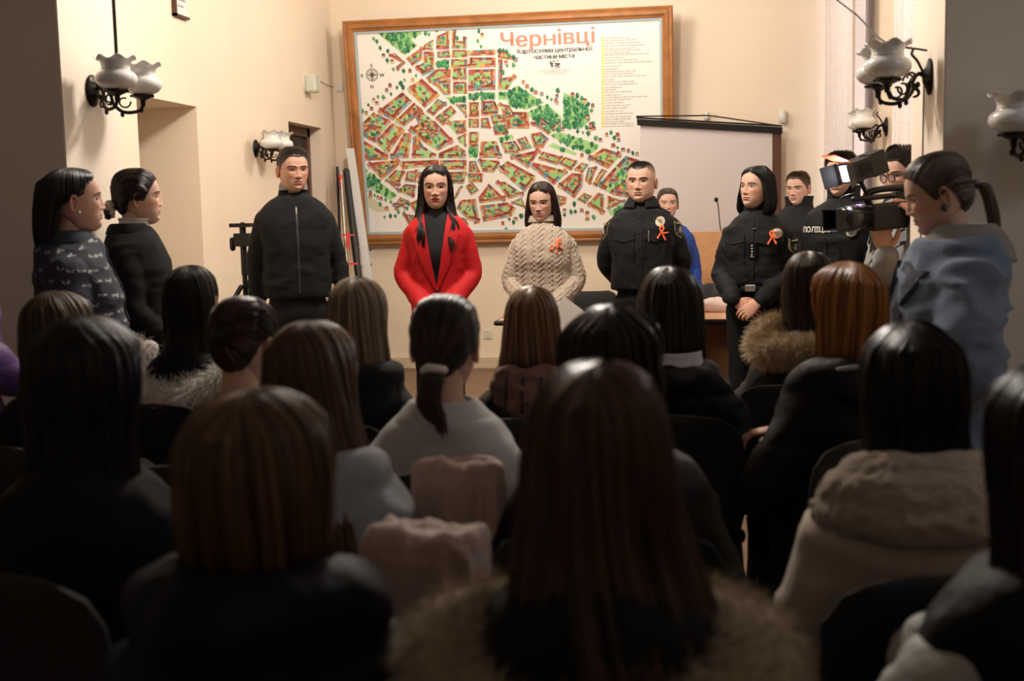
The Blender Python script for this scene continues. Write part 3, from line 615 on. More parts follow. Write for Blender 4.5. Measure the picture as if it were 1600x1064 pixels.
# key of numbered places down the right side: yellow tabs and lines of small print
rows = [(60.3, 185), (64.3, 240), (68.7, 300), (72.8, 345), (77.2, 270), (80.3, 300), (84.3, 190), (87, 400), (91.5, 170), (95.3, 280), (99.3, 395), (104.3, 130), (108.8, 115), (112.9, 235), (116.7, 265), (120.6, 370), (125.5, 75), (129.2, 250), (133.0, 300), (137.8, 110), (141.4, 95), (145, 230), (149.4, 120), (153.3, 365), (157, 210), (161.4, 155), (165.8, 225), (169.8, 190), (174.7, 150), (178.6, 260), (183.6, 215), (187.2, 235), (191, 180), (194.2, 250), (198.2, 240)]
for k, (py, ln) in enumerate(rows):
    u, v = muv(942.5, py); poly([(u-.014, v-.008), (u+.010, v-.008), (u+.010, v+.012), (u-.014, v+.012)], (.88, .84, .30), .0024)
    mtext(str(k+1), 942.3, py+.4, .016, (.4, .35, .1), 0)
    u0, v0 = muv(945.3, py); x = u0; end = u0+ln/5.911*.0057
    while x < end:
        l = rg.uniform(.018, .05); s = x
        while s < x+l:
            w_ = rg.uniform(.002, .005); h = rg.choice((.007, .008, .011)); poly([(s, v0-.002), (s+w_*.6, v0-.002), (s+w_*.6, v0+h-.002), (s, v0+h-.002)], (.16, .14, .13), .0026); s += w_+.0012
        x += l+.008
# compass rose
cx, cy = muv(581.5, 117)
def ring(r0, r1, col, z, n=40):
    th = np.linspace(0, 2*math.pi, n, endpoint=False); v = [(cx+r*math.cos(t), cy+r*math.sin(t), z) for r in (r0, r1) for t in th]
    b.add(v, [(i, (i+1) % n, n+(i+1) % n, n+i) for i in range(n)], col)
ring(.050, .056, BLK, .003); ring(.040, .043, BLK, .003)
for k in range(8):
    a = k*math.pi/4; r = .075 if k == 6 else (.052 if k % 2 == 0 else .045); w_ = .012 if k % 2 == 0 else .006
    poly([(cx+r*math.cos(a), cy+r*math.sin(a)), (cx+w_*math.cos(a+1.2), cy+w_*math.sin(a+1.2)), (cx, cy), (cx+w_*math.cos(a-1.2), cy+w_*math.sin(a-1.2))], (.22, .17, .08) if k % 2 == 0 else (.1, .08, .06), .0031)
for s, px, py in (('S', 580.5, 105), ('N', 581.5, 138), ('E', 566, 121), ('W', 597, 120)): mtext(s, px, py, .042, BLK, .001)
b.build('printed_sheet', paper, tm, smooth=False, colors=True)
# ================================================================== PEOPLE: builders
skinm = mat('skin', (.6, .35, .25), .60, attr=True, sss=.12, spec=.4, bump=.08, bscale=260)
eyem = mat('eye', (.5, .5, .5), .15, attr=True, coat=.6)
hairm = mat('hair', (.1, .05, .03), .36, attr=True, spec=.45)
furm = mat('fur', (.5, .4, .3), .8, attr=True)
def fast_mesh(name, V, Q, C, m, parent=None, T=None):
    V = np.asarray(V, np.float32).reshape(-1, 3); Q = np.asarray(Q, np.int32).reshape(-1, 4); me = bpy.data.meshes.new(name)
    me.vertices.add(len(V)); me.vertices.foreach_set('co', V.ravel()); me.loops.add(Q.size); me.loops.foreach_set('vertex_index', Q.ravel())
    me.polygons.add(len(Q)); me.polygons.foreach_set('loop_start', np.arange(0, Q.size, 4, dtype=np.int32)); 
    me.update(calc_edges=True); me.validate()
    if C is not None:
        ca = me.color_attributes.new('Col', 'FLOAT_COLOR', 'POINT'); ca.data.foreach_set('color', np.hstack([C, np.ones((len(C), 1))]).astype(np.float32).ravel())
    if T is not None: me.transform(T)
    me.shade_smooth(); me.materials.append(m); o = bpy.data.objects.new(name, me); COL.objects.link(o)
    if parent is not None: o.parent = parent
    return o
def strands_geo(S, rad, C):
    """S [N,K,3] strand points, rad [K] or [N,K], C [N,3] or [N,K,3] -> verts, quads, colours of 3-sided tubes"""
    N, K = S.shape[:2]; T = np.gradient(S, axis=1); T /= np.linalg.norm(T, axis=2, keepdims=True)+1e-9
    ref = np.zeros_like(T); ref[..., 0] = .31; ref[..., 1] = .93; ref[..., 2] = .17
    u = np.cross(T, ref); u /= np.linalg.norm(u, axis=2, keepdims=True)+1e-9; v = np.cross(T, u)
    rad = np.broadcast_to(rad, (N, K))[..., None]; R = []
    for a in (0, 2.094, 4.189): R.append(S+rad*(math.cos(a)*u+math.sin(a)*v))
    V = np.stack(R, 2).reshape(-1, 3)
    base = (np.arange(N)[:, None]*K+np.arange(K-1)[None])*3; q = []
    for j in range(3):
        k = (j+1) % 3; q.append(np.stack([base+j, base+k, base+3+k, base+3+j], -1).reshape(-1, 4))
    C = C if C.ndim == 3 else np.repeat(C[:, None], K, 1)
    return V, np.vstack(q), np.repeat(C.reshape(-1, 3), 3, 0)
def grid_geo(G, C):
    a, b_ = G.shape[:2]; i = np.arange(a-1)[:, None]*b_+np.arange(b_-1)[None]
    return G.reshape(-1, 3), np.stack([i, i+1, i+b_+1, i+b_], -1).reshape(-1, 4), np.broadcast_to(C, (a*b_, 3))
def join_geo(L):
    V, Q, C, n = [], [], [], 0
    for v, q, c in L: V.append(v); Q.append(q+n); C.append(c); n += len(v)
    return np.vstack(V), np.vstack(Q), np.vstack(C)
# ---- head ---------------------------------------------------------
HT = np.array([(.118, .004, .0, .02), (.1165, .020, -.018, .040), (.112, .036, -.035, .060), (.100, .054, -.058, .082), (.080, .067, -.076, .096), (.055, .0735, -.087, .103), (.030, .0755, -.0905, .104), (.010, .0750, -.0885, .101),
  (-.010, .0735, -.0875, .095), (-.030, .0710, -.0875, .084), (-.050, .0675, -.0870, .066), (-.065, .0630, -.0860, .050), (-.080, .0560, -.0845, .036), (-.095, .0460, -.0820, .024), (-.106, .0350, -.0760, .012), (-.114, .0200, -.064, -.004), (-.117, .006, -.045, -.02)])
_c = catmull(HT, 6)[::-1]
def hsec(z): return np.interp(z, _c[:, 0], _c[:, 1]), np.interp(z, _c[:, 0], _c[:, 2]), np.interp(z, _c[:, 0], _c[:, 3])
def G2(x, z, x0, z0, sx, sz): return np.exp(-((x-x0)/sx)**2-((z-z0)/sz)**2)
def head_geo(skin, fem=True, wide=1.0, jaw=1.0, lips=(.45, .12, .10), nose=1.0, stubble=0, blush=.3, smile=0, mouth_open=0, shadow=0, long_=1.0):
    zs = np.concatenate([np.linspace(.118, .05, 26)[:-1], np.linspace(.05, -.105, 80)[:-1], np.linspace(-.105, -.117, 8)]); n = 104
    t = np.linspace(-math.pi, math.pi, n, endpoint=False); a = t-.45*np.sin(t); G = []
    for z in zs:
        w_, f, bk = hsec(z); w_ *= wide*(1+(jaw*(.95 if fem else 1)-1)*np.clip((-z-.02)/.07, 0, 1)); yc = .004 if z > -.05 else .004-.2*(z+.05)*0
        p = 2.35 if z > -.06 else 2.35-.45*min(1, (-z-.06)/.04)
        ca, sa = np.cos(a), np.sin(a); front = ca > 0
        ey = np.where(front, 2/p, 2/2.1); x = w_*np.sign(sa)*np.abs(sa)**np.where(front, 2/p, 2/2.1); y = np.where(front, yc-(yc-f)*np.abs(ca)**ey, yc+(bk-yc)*np.abs(ca)**ey)
        G.append(np.stack([x, y, np.full(n, z)], 1))
    G = np.array(G); x, y, z = G[..., 0], G[..., 1], G[..., 2]; fr = np.clip(-y/.03, 0, 1); d = np.zeros_like(x); ax = np.abs(x)
    d += .0085*G2(ax, z, .031, .006, .017, .012)                       # sockets
    d -= (.0022 if fem else .005)*G2(ax, z, .028, .026, .022, .008)       # brow
    d += .003*G2(ax, z, .062, .03, .012, .03)
    prof = np.interp(z, [-.046, -.040, -.036, -.030, -.022, -.005, .008, .018, .03], [0, .003, .011, .0195, .0185, .0105, .0060, .0035, 0])*nose*(.93 if fem else 1)
    sn = np.interp(z, [-.04, -.028, -.01, .01, .03], [.0095, .0088, .0072, .0068, .009])
    d -= prof*np.exp(-(ax/sn)**2)
    d -= .0095*nose*G2(ax, z, .0115, -.0325, .0062, .0065)               # wings
    d += .006*G2(ax, z, .0075, -.0405, .0035, .0028)                     # nostrils
    d -= .0035*G2(ax, z, .047, -.014, .020, .018)                        # cheekbones
    d += .003*G2(ax, z, .046, -.052, .016, .02)
    d += .0018*G2(ax, z, 0, -.049, .004, .006)
    mz = -.0600+smile*.003*(ax/.025)**2
    d -= .0062*np.exp(-(ax/.021)**4)*np.exp(-((z-mz-.0052)/.0048)**2)   # upper lip
    d -= .0070*np.exp(-(ax/.019)**4)*np.exp(-((z-mz+.0058)/.0052)**2)   # lower lip
    d += (.0045+mouth_open)*np.exp(-(ax/.023)**4)*np.exp(-((z-mz)/.0017)**2)
    d += .0035*G2(x, z, 0, -.078, .022, .005)                            # below the lip
    d -= (.0045 if fem else .006)*G2(x, z, 0, -.093, .018, .011)          # chin
    d += .002*G2(ax, z, .030, -.048, .006, .016)                          # laugh line
    G[..., 1] += d*fr; G[..., 2] += 0
    # colour
    C = np.ones(G.shape)*np.array(skin); 
    def mixc(m, col, k=1.0):
        nonlocal C; m = np.clip(m*k, 0, 1)[..., None]; C = C*(1-m)+np.array(col)*m
    sk = np.array(skin)
    mixc(G2(ax, z, .045, -.025, .022, .02)*fr, sk*(1.08, .78, .74), blush*2)
    mixc(G2(x, z, 0, -.03, .012, .012)*fr, sk*(1.05, .82, .78), blush*1.5)
    mixc(G2(ax, z, .031, .008, .019, .011)*fr, sk*(.78, .64, .62), (.18 if fem else .3)+shadow)
    hw = .0255; up = .0092*(1-(ax/hw)**2)*(1-.22*np.exp(-(ax/.004)**2)); lo = .0112*(1-(ax/hw)**2)**1.0
    lipm = (ax < hw) & (z < mz+up) & (z > mz-lo) & (y < -.05)
    mixc(lipm.astype(float), lips)
    line = np.exp(-((z-mz)/.0014)**2)*(ax < hw)*(y < -.05); mixc(line, np.array(lips)*.25, .9)
    nost = G2(ax, z, .0068, -.0405, .0030, .0022)*fr; mixc(nost, sk*.2, .9)
    if stubble:
        m = (np.clip((-z-.035)/.02, 0, 1)*(~lipm))*np.clip((.05-y)/.04, 0, 1); mixc(m*(1-.6*np.exp(-((ax-.0)/.009)**2-((z+.075)/.01)**2)), sk*(.52, .50, .52), stubble)
    G[..., 2] *= long_
    V, Q, Cc = grid_geo(np.concatenate([G, G[:, :1]], 1), np.array([0., 0, 0])); Cc = np.concatenate([C, C[:, :1]], 1).reshape(-1, 3)
    parts = [(V, Q, Cc)]
    # ears
    for s in (-1, 1):
        u = np.linspace(0, 2*math.pi, 29); R = []
        for k, (rr, off) in enumerate(((.2, -.010), (.8, -.006), (1.0, .003), (1.0, .009), (.86, .0115), (.72, .009), (.5, .004), (.3, .003), (.02, .003))):
            ez = .0275*rr*np.sin(u)*(1+.0*u)+.006*np.sin(u)*rr; ey_ = .0148*rr*np.cos(u)*(1+.28*np.sin(u))
            R.append(np.stack([s*(.0725*wide+off+.22*(ey_+.0165)), .012+ey_-.10*ez, -.008+ez], 1))
        v, q, c = grid_geo(np.array(R), np.array([0., 0, 0])); q = q if s < 0 else q[:, ::-1]; parts.append((v, q, np.broadcast_to(sk*(1.0, .88, .85), (len(v), 3))))
    return join_geo(parts), G
def remesh_arrays(mb, vox, sm):
    me = mb.mesh('t'); t = bpy.data.objects.new('tmp', me); COL.objects.link(t); r = t.modifiers.new('r', 'REMESH'); r.mode = 'VOXEL'; r.voxel_size = vox
    if sm: q = t.modifiers.new('s', 'SMOOTH'); q.factor = .5; q.iterations = sm
    me2 = bpy.data.meshes.new_from_object(t.evaluated_get(bpy.context.evaluated_depsgraph_get())); bpy.data.objects.remove(t); bpy.data.meshes.remove(me)
    V = vco(me2); Q = np.empty(len(me2.loops), np.int32); me2.loops.foreach_get('vertex_index', Q)
    if len(Q) != 4*len(me2.polygons):
        Q = np.array([(list(p.vertices)+[p.vertices[-1]])[:4] for p in me2.polygons])
    bpy.data.meshes.remove(me2); return V, Q.reshape(-1, 4)
# ---- hands: +Y fingers, +X thumb side, +Z back of the hand -------------
def hand_geo(side, curl=(.25, .3, .3, .35), thumb=.3, spread=.06, size=1.0, vox=.0032):
    b = MB(); R = []
    for y, wx, wz, cx in ((-.045, .024, .019, 0), (-.01, .027, .019, 0), (.02, .036, .017, .001), (.05, .042, .0145, .0), (.078, .042, .012, -.001), (.092, .038, .009, -.001)):
        th = np.linspace(0, 2*math.pi, 20, endpoint=False); R.append(np.stack([cx+wx*np.cos(th), np.full(20, y), wz*np.sin(th)], 1))
    b.loft(R)
    for k, (bx, by, L) in enumerate(((.029, .086, .074), (.0095, .090, .082), (-.0105, .087, .076), (-.029, .080, .060))):
        p = np.array((bx, by, .0)); ang = 0; pts = [p-np.array((0, .02, 0)), p]; sp = spread*(1.5-k)
        for f, m in ((.45, .8), (.31, 1.15), (.24, .8)):
            ang += curl[k]*m; d = np.array((math.sin(sp)*math.cos(ang), math.cos(sp)*math.cos(ang), -math.sin(ang))); p = p+d*L*f; pts.append(p)
        P_ = catmull(pts, 4); r = np.interp(np.linspace(0, 1, len(P_)), [0, .3, .5, .7, 1], [.0095, .0092, .0088, .0078, .0062]); b.tube(P_, r*(1 if k < 3 else .88), 12)
    p = np.array((.026, .018, -.006)); d0 = np.array((.75, .62, -.25-thumb)); d0 /= np.linalg.norm(d0); d1 = np.array((.35, .85, -.35-thumb)); d1 /= np.linalg.norm(d1)
    pts = [p-d0*.01, p+d0*.032, p+d0*.036+d1*.028, p+d0*.036+d1*.055]; P_ = catmull(pts, 4); b.tube(P_, np.interp(np.linspace(0, 1, len(P_)), [0, .4, .7, 1], [.0155, .0115, .0105, .0075]), 12)
    V, Q = remesh_arrays(b, vox, 2); V = V*size
    if side < 0: V = V*(-1, 1, 1); Q = Q[:, ::-1]
    return V, Q
def frame_mat(pos, yd, zd):
    y = np.array(yd, float); y /= np.linalg.norm(y); z = np.array(zd, float); z -= y*z.dot(y); z /= np.linalg.norm(z); x = np.cross(y, z)
    return np.stack([x, y, z], 1), np.array(pos, float)
# ---- hair ---------------------------------------------------------------
def hcol(col, n, rs, var=.35, tip=None):
    c = np.array(col)[None]*(1+var*(rs.rand(n, 1)*2-1)); return np.clip(c, 0, 1)
A0 = [(.2, 0), (.090, 0), (.082, .30), (.072, .55), (.055, .82), (.03, .98), (0, 1.08), (-.04, 1.12), (-.09, 1.10), (-.14, 1.0), (-.5, .95)]
def hair_env(rows, n=1500, a0=A0, seed=1, col=(.03, .02, .015), col2=None, amp=.004, wave=0, endj=.05, rad=.0009, K=26, layer=.010, frizz=.001, part=0.0, hl=None):
    """hair falling over an envelope given as rows (z, half width, front y, back y[, x offset]); open at the face"""
    rs = np.random.RandomState(seed); rows = np.array([tuple(r)+(0,)*(5-len(r)) for r in rows], float); k = 6
    cr = catmull(rows, k); z0, z1 = cr[0, 0], cr[-1, 0]
    L = np.concatenate([[0], np.cumsum(np.linalg.norm(np.diff(cr[:, :3], axis=0), axis=1))]); L /= L[-1]
    az, aa = np.array(a0).T; az, aa = az[::-1], aa[::-1]
    ph = rs.rand(8)*6.28; kk = np.array([3, 5, 8, 13, 19, 27, 37, 51])
    def surf(a, v, off):                       # a angle from the front (signed), v 0..1
        z = np.interp(v, L, cr[:, 0]); rx = np.interp(v, L, cr[:, 1]); yf = np.interp(v, L, cr[:, 2]); yb = np.interp(v, L, cr[:, 3]); xo = np.interp(v, L, cr[:, 4])
        am = np.interp(z-.0227*np.clip((z-.080)/.045, 0, 1), az, aa); s = np.sign(a); ab = np.maximum(np.abs(a), am+.10*np.abs(np.sin(a*57))); a_ = s*ab; off = off-.0095*np.exp(-((ab-am)/.30)**2)*np.clip(am*4, 0, 1)
        lock = sum(np.sin(q*a_+p+6*z*(1+.3*i)) for i, (q, p) in enumerate(zip(kk, ph)))/3.0*amp*np.clip(v*3, .15, 1)
        yc = np.minimum(.0, yb-.02)*0+(yf+yb)/2; ry = (yb-yf)/2; r = off+lock
        x = (rx+r)*np.sin(a_)+xo+part*np.clip(1-v*6, 0, 1); y = yc-(ry+r)*np.cos(a_)
        if wave: x = x+wave*np.sin(z*38+a_*3)*np.clip(v*2-.6, 0, 1); y = y+wave*np.cos(z*33+a_*2)*np.clip(v*2-.6, 0, 1)
        z = z-3.0*(y-.012)**2*np.clip((z-.080)/.045, 0, 1)
        return np.stack([x, y, z], -1)
    a = rs.uniform(-math.pi, math.pi, n); v = np.linspace(0, 1, K)[None]*(1-endj*rs.rand(n, 1)); off = (-layer*rs.rand(n, 1)**1.6+.001)*np.ones((1, K))
    S = surf(a[:, None]*np.ones((1, K)), v, off)
    S += frizz*np.cumsum(rs.randn(n, K, 3)*.35, axis=1)*np.clip(np.linspace(0, 1.2, K), 0, 1)[None, :, None]
    S[:, :, 2] = np.minimum(S[:, :, 2], rows[0, 0]+.002)
    C = hcol(col, n, rs); C = np.repeat(C[:, None], K, 1)
    m = np.clip(.5+.8*np.sin(a*9+1.3)*np.sin(a*23+ph[0])+.3*rs.randn(n), 0, 1)[:, None, None]
    if col2 is not None: C = C*(1-m)+np.array(col2)*m
    rr = rad*np.interp(np.linspace(0, 1, K), [0, .1, .8, 1], [.6, 1, 1, .35])
    g = [strands_geo(S, rr, C)]
    au = np.linspace(.001, 2*math.pi-.001, 120); au = np.where(au > math.pi, au-2*math.pi, au); vv = np.linspace(0, 1-endj*.6, 60); A_, V_ = np.meshgrid(au, vv)
    sg = surf(A_, V_, np.full(A_.shape, -layer*.55)); g.append(grid_geo(sg, np.array(col)*.7))
    return join_geo(g)
ELC, ELR = np.array((0, .008, .018)), np.array((.0775, .0975, .1005))
HL = [(0, .076), (.35, .075), (.7, .064), (.95, .045), (1.15, .015), (1.28, -.012), (1.40, .012), (1.65, .022), (1.9, .0), (2.1, -.035), (2.4, -.062), (2.8, -.075), (3.1416, -.078)]
def scalp_dir(az, z):
    x = np.sin(az); y = -np.cos(az); h = np.clip((z-ELC[2])/ELR[2], -.98, .98); c = np.sqrt(1-h*h)
    return np.stack([x*c, y*c, h], -1)
def headrad(d):
    lo = np.full(d.shape[:-1], .04); hi = np.full(d.shape[:-1], .17)
    for _ in range(14):
        r = (lo+hi)/2; p = ELC+d*r[..., None]; z = p[..., 2]; w_, f, bk = hsec(np.clip(z, -.116, .1175)); yc = .004; ry = np.where(p[..., 1] < yc, yc-f, bk-yc)
        F = (np.abs(p[..., 0])/w_)**2.2+(np.abs(p[..., 1]-yc)/np.maximum(ry, .01))**2.2; ins = (F < 1) & (z < .1175) & (z > -.116); lo = np.where(ins, r, lo); hi = np.where(ins, hi, r)
    re_ = 1/np.sqrt(((d/ELR)**2).sum(-1)); return np.where(d[..., 1] > 0, np.maximum(lo, re_*.98), lo)
def hair_pulled(tie, n=1500, seed=2, col=(.03, .02, .015), col2=None, thick=.008, tail=None, K=14, rad=.0009, amp=.002, fluff=.0006, tailn=500, tailr=.016, bun=None):
    """hair combed from the hairline to a tie point; tail = list of points hanging from it, bun = radius"""
    rs = np.random.RandomState(seed); haz, hz = np.array(HL).T; tied = (np.array(tie)-ELC)/ELR; tl = np.linalg.norm(tied); tied /= tl
    def path(az, t, off):
        d0 = scalp_dir(az, np.interp(np.abs(az), haz, hz)); tt = t[..., None]; dm = d0+tied; dm[..., 2] += np.clip(-d0[..., 1]*1.9+.25, 0, 1.8); dm /= np.linalg.norm(dm, axis=-1, keepdims=True)+1e-6
        d = (1-tt)**2*d0+2*tt*(1-tt)*dm*1.35+tt**2*tied; d = d*ELR; d /= np.linalg.norm(d, axis=-1, keepdims=True)
        k = (thick*np.sin(np.pi*np.clip(t*.8+.12, 0, 1))+off+amp*np.sin(az*27+seed)*np.sin(az*11+2))[..., None]; end = np.clip((t-.85)/.15, 0, 1)[..., None]
        p = ELC+d*(headrad(d)[..., None]+k+.0012); return p*(1-end)+np.array(tie)*end*1.0
    az = rs.uniform(-math.pi, math.pi, n); t0 = rs.rand(n)**1.5*.5; t = t0[:, None]+(1-t0[:, None])*np.linspace(0, 1, K)[None]
    S = path(az[:, None]*np.ones((1, K)), t, .0015*rs.rand(n, 1)*np.ones((1, K))); S += fluff*rs.randn(n, K, 3)
    C = hcol(col, n, rs)
    if col2 is not None: m = np.clip(.5+.7*np.sin(az*13+1)+.3*rs.randn(n), 0, 1)[:, None]; C = C*(1-m)+np.array(col2)*m
    g = [strands_geo(S, np.full(K, rad), C)]
    au = np.linspace(-math.pi, math.pi, 100); tt = np.linspace(0, 1, 30); A_, T_ = np.meshgrid(au, tt); g.append(grid_geo(path(A_, T_, -.002+0*T_), np.array(col)*.75))
    if tail is not None:
        tp_ = catmull(tail, 6); m_ = len(tp_); q = rs.rand(tailn)**.5; th = rs.rand(tailn)*6.283; w_ = np.interp(np.linspace(0, 1, m_), [0, .12, .5, .85, 1], [.55, 1, 1.15, .8, .35])
        off = np.stack([q*np.cos(th), q*np.sin(th)*.7, np.zeros(tailn)], 1)*tailr; S = tp_[None]+off[:, None]*w_[None, :, None]+.0012*np.cumsum(rs.randn(tailn, m_, 3)*.5, 1)
        C = hcol(col2 if col2 is not None else col, tailn, rs); g.append(strands_geo(S, rad*np.linspace(1, .5, m_), C))
    if bun is not None:
        m_ = 20; th = np.linspace(0, 2.2*math.pi, m_)[None]+rs.rand(500, 1)*6.28; r = bun*(.55+.45*rs.rand(500, 1)); ph = rs.rand(500, 1)*6.283
        x = (r+.35*bun*np.cos(ph))*np.cos(th); z = (r+.35*bun*np.cos(ph))*np.sin(th); y = .45*bun*np.sin(ph)+0*th
        S = np.stack([x, y, z], -1)*(.9, 1, .95)+np.array(tie)+np.array((0, bun*.5, 0)); g.append(strands_geo(S, np.full(m_, rad*1.1), hcol(col, 500, rs)))
        b = MB().ell(np.array(tie)+np.array((0, bun*.45, 0)), (bun*.95, bun*.7, bun*.95), 24, 16); v = np.vstack(b.V); q_ = np.array([f for f in b.F if len(f) == 4]); g.append((v, q_, np.broadcast_to(np.array(col)*.7, (len(v), 3))))
    return join_geo(g)
def hair_short(n=5200, seed=3, col=(.04, .03, .02), col2=None, length=.016, top=1.0, hl=None, rad=.0007, sweep=(0, -.4, .5), side=.45, thick=.004):
    rs = np.random.RandomState(seed); haz, hz = np.array(hl or HL_M).T
    az = rs.uniform(-math.pi, math.pi, n); z0 = np.interp(np.abs(az), haz, hz); zz = z0+(.117-z0)*rs.rand(n)**.9
    w_, f, bk = hsec(zz); sa, ca = np.sin(az), np.cos(az); x = w_*np.sign(sa)*np.abs(sa)**.9; y = np.where(ca > 0, .004-(.004-f)*np.abs(ca)**.9, .004+(bk-.004)*np.abs(ca)**.9)
    p = np.stack([x, y, zz], 1); nrm = (p-np.array((0, .008, .02)))/np.array((.075, .097, .095))**2; nrm /= np.linalg.norm(nrm, axis=1, keepdims=True)
    up = np.clip((zz-.05)/.05, 0, 1)[:, None]; fade = np.clip((zz-z0)/.03, .15, 1)[:, None]
    Ln = length*(side+(top-side)*up)*fade*(.7+.5*rs.rand(n, 1)); d = nrm*(.28+.15*up)+np.array(sweep)*(.3+.7*up)+np.array((0, .25, -.5))*(1-up)+.13*rs.randn(n, 3); d /= np.linalg.norm(d, axis=1, keepdims=True)
    base = p+nrm*.0008; S = np.stack([base, base+d*Ln*.5+nrm*thick*.5*fade, base+d*Ln+nrm*thick*fade*.9-np.array((0, 0, .15))*Ln], 1); C = hcol(col, n, rs, .45)
    if col2 is not None: m = (rs.rand(n) < .4)[:, None]; C = np.where(m, np.array(col2), C)
    g = [strands_geo(S, np.array((rad, rad, rad*.4)), C)]
    au = np.linspace(-math.pi, math.pi, 90); tt = np.linspace(0, 1, 26); A_, T_ = np.meshgrid(au, tt); z0 = np.interp(np.abs(A_), haz, hz); Z = z0+(.1185-z0)*T_
    w_, f, bk = hsec(np.minimum(Z, .1178)); sa, ca = np.sin(A_), np.cos(A_); o_ = thick*.55*np.clip(T_*5, 0, 1)+.0002
    X = (w_+o_)*np.sign(sa)*np.abs(sa)**.9; Y = np.where(ca > 0, .004-(.004-f+o_)*np.abs(ca)**.9, .004+(bk-.004+o_)*np.abs(ca)**.9)
    g.append(grid_geo(np.stack([X, Y, Z+o_*np.clip((Z-.09)/.02, 0, 1)], -1), np.array(col)*.8)); return join_geo(g)
HL_M = [(0, .074), (.3, .077), (.55, .074), (.8, .060), (1.0, .040), (1.2, .030), (1.35, .0), (1.45, -.005), (1.55, .022), (1.8, .015), (2.0, -.02), (2.3, -.045), (2.8, -.055), (3.1416, -.056)]
def fur_geo(path, r, n, length, col, seed=4, droop=(0, 0, -.3), rad=.0008, closed=False, col2=None):
    rs = np.random.RandomState(seed); pp = catmull(path, 10); m = len(pp); T = np.gradient(pp, axis=0); T /= np.linalg.norm(T, axis=1, keepdims=True)
    u = np.cross(T, (.1, .2, 1)); u /= np.linalg.norm(u, axis=1, keepdims=True); v = np.cross(T, u); rr = r if not np.isscalar(r) else np.full(m, r)
    rr = np.interp(np.linspace(0, 1, m), np.linspace(0, 1, len(rr)), rr); i = rs.rand(n)*(m-1.001); k = i.astype(int); f = (i-k)[:, None]
    c = pp[k]*(1-f)+pp[k+1]*f; th = rs.rand(n, 1)*6.283; nr = np.cos(th)*u[k]+np.sin(th)*v[k]; base = c+nr*rr[k][:, None]*.85
    d = nr+np.array(droop)+.35*rs.randn(n, 3); d /= np.linalg.norm(d, axis=1, keepdims=True); Ln = length*(.5+.7*rs.rand(n, 1))
    d2 = d+np.array(droop)*.8+.3*rs.randn(n, 3); d2 /= np.linalg.norm(d2, axis=1, keepdims=True)
    S = np.stack([base, base+d*Ln*.5, base+d*Ln*.5+d2*Ln*.5], 1); C = hcol(col, n, rs, .25)
    if col2 is not None: m_ = np.clip(.5+.8*np.sin(i*1.3+2)+.4*rs.randn(n), 0, 1)[:, None]; C = C*(1-m_)+np.array(col2)*m_
    g = [strands_geo(S, np.array((rad, rad*.8, rad*.3)), C)]
    b = MB().tube(pp, rr*.92, 14); v_ = np.vstack(b.V); q = np.array([x for x in b.F if len(x) == 4]); g.append((v_, q, np.broadcast_to(np.array(col)*.85, (len(v_), 3))))
    return join_geo(g)
# ---- cloth ----------------------------------------------------------------
def ering(z, rx, yf, yb, p=2.3, n=36, xo=0, flat=0):
    a = np.linspace(0, 2*math.pi, n, endpoint=False); yc = (yf+yb)/2; ry = (yb-yf)/2; c, s = np.cos(a), np.sin(a)
    return np.stack([xo+rx*np.sign(c)*np.abs(c)**(2/p), yc+ry*np.sign(s)*np.abs(s)**(2/p), np.full(n, z)], 1)
def secs_loft(b, secs, n=36):
    S = catmull([tuple(s) for s in secs], 4); return b.loft([ering(*s[:4], n=n, xo=(s[4] if len(s) > 4 else 0)) for s in S])
def folds(amp=.005, fr=7., seed=0, aniso=(1, 1, 1.8), fine=.4, quilt=None, qa=.012, zr=None):
    an = np.array(aniso)
    def fn(v, n):
        a = vnoise(v*fr*an+seed); b_ = vnoise(v*fr*2.3*an+seed+5); c = vnoise(v*fr*5*an+seed+9)
        d = amp*((1-2*np.abs(a-.5)*2)*1.0+fine*(1-2*np.abs(b_-.5)*2)+.35*fine*(c-.5))
        if quilt: q = np.abs(np.sin(math.pi*(v[:, 2]+.012*vnoise(v*6)*2)/quilt)); d += qa*(q**.45-1)+.35*qa*vnoise(v*30)
        return d
    return fn
def garment(name, parent, m, secs, arms=(), vox=.010, sm=5, disp=None, extra=None, colors=False):
    b = MB()
    if secs: secs_loft(b, secs)
    for pts, rad in arms:
        P_ = catmull(pts, 6); r = np.interp(np.linspace(0, 1, len(P_)), np.linspace(0, 1, len(rad)), rad); b.tube(P_, r, 20)
    if extra: extra(b)
    return b.build(name, m, parent, remesh=vox, sm=sm, disp=disp)
def bvh_of(*obs):
    V, F = [], []; n = 0
    for o in obs:
        v = vco(o.data); V.append(v); F += [tuple(i+n for i in p.vertices) for p in o.data.polygons]; n += len(v)
    return BVHTree.FromPolygons(np.vstack(V).tolist(), F)
def hit(bvh, x, z, d=(0, 1, 0), off=.002, o0=None):
    d = Vector(d).normalized(); o = Vector(o0) if o0 is not None else Vector((x, 0, z))-d*1.5
    p, n, i, dist = bvh.ray_cast(o, d)
    if p is None:
        p, n, i, dist = bvh.find_nearest(Vector((x, -.12, z)))
    if n.dot(d) > 0: n = -n
    return p+n*off
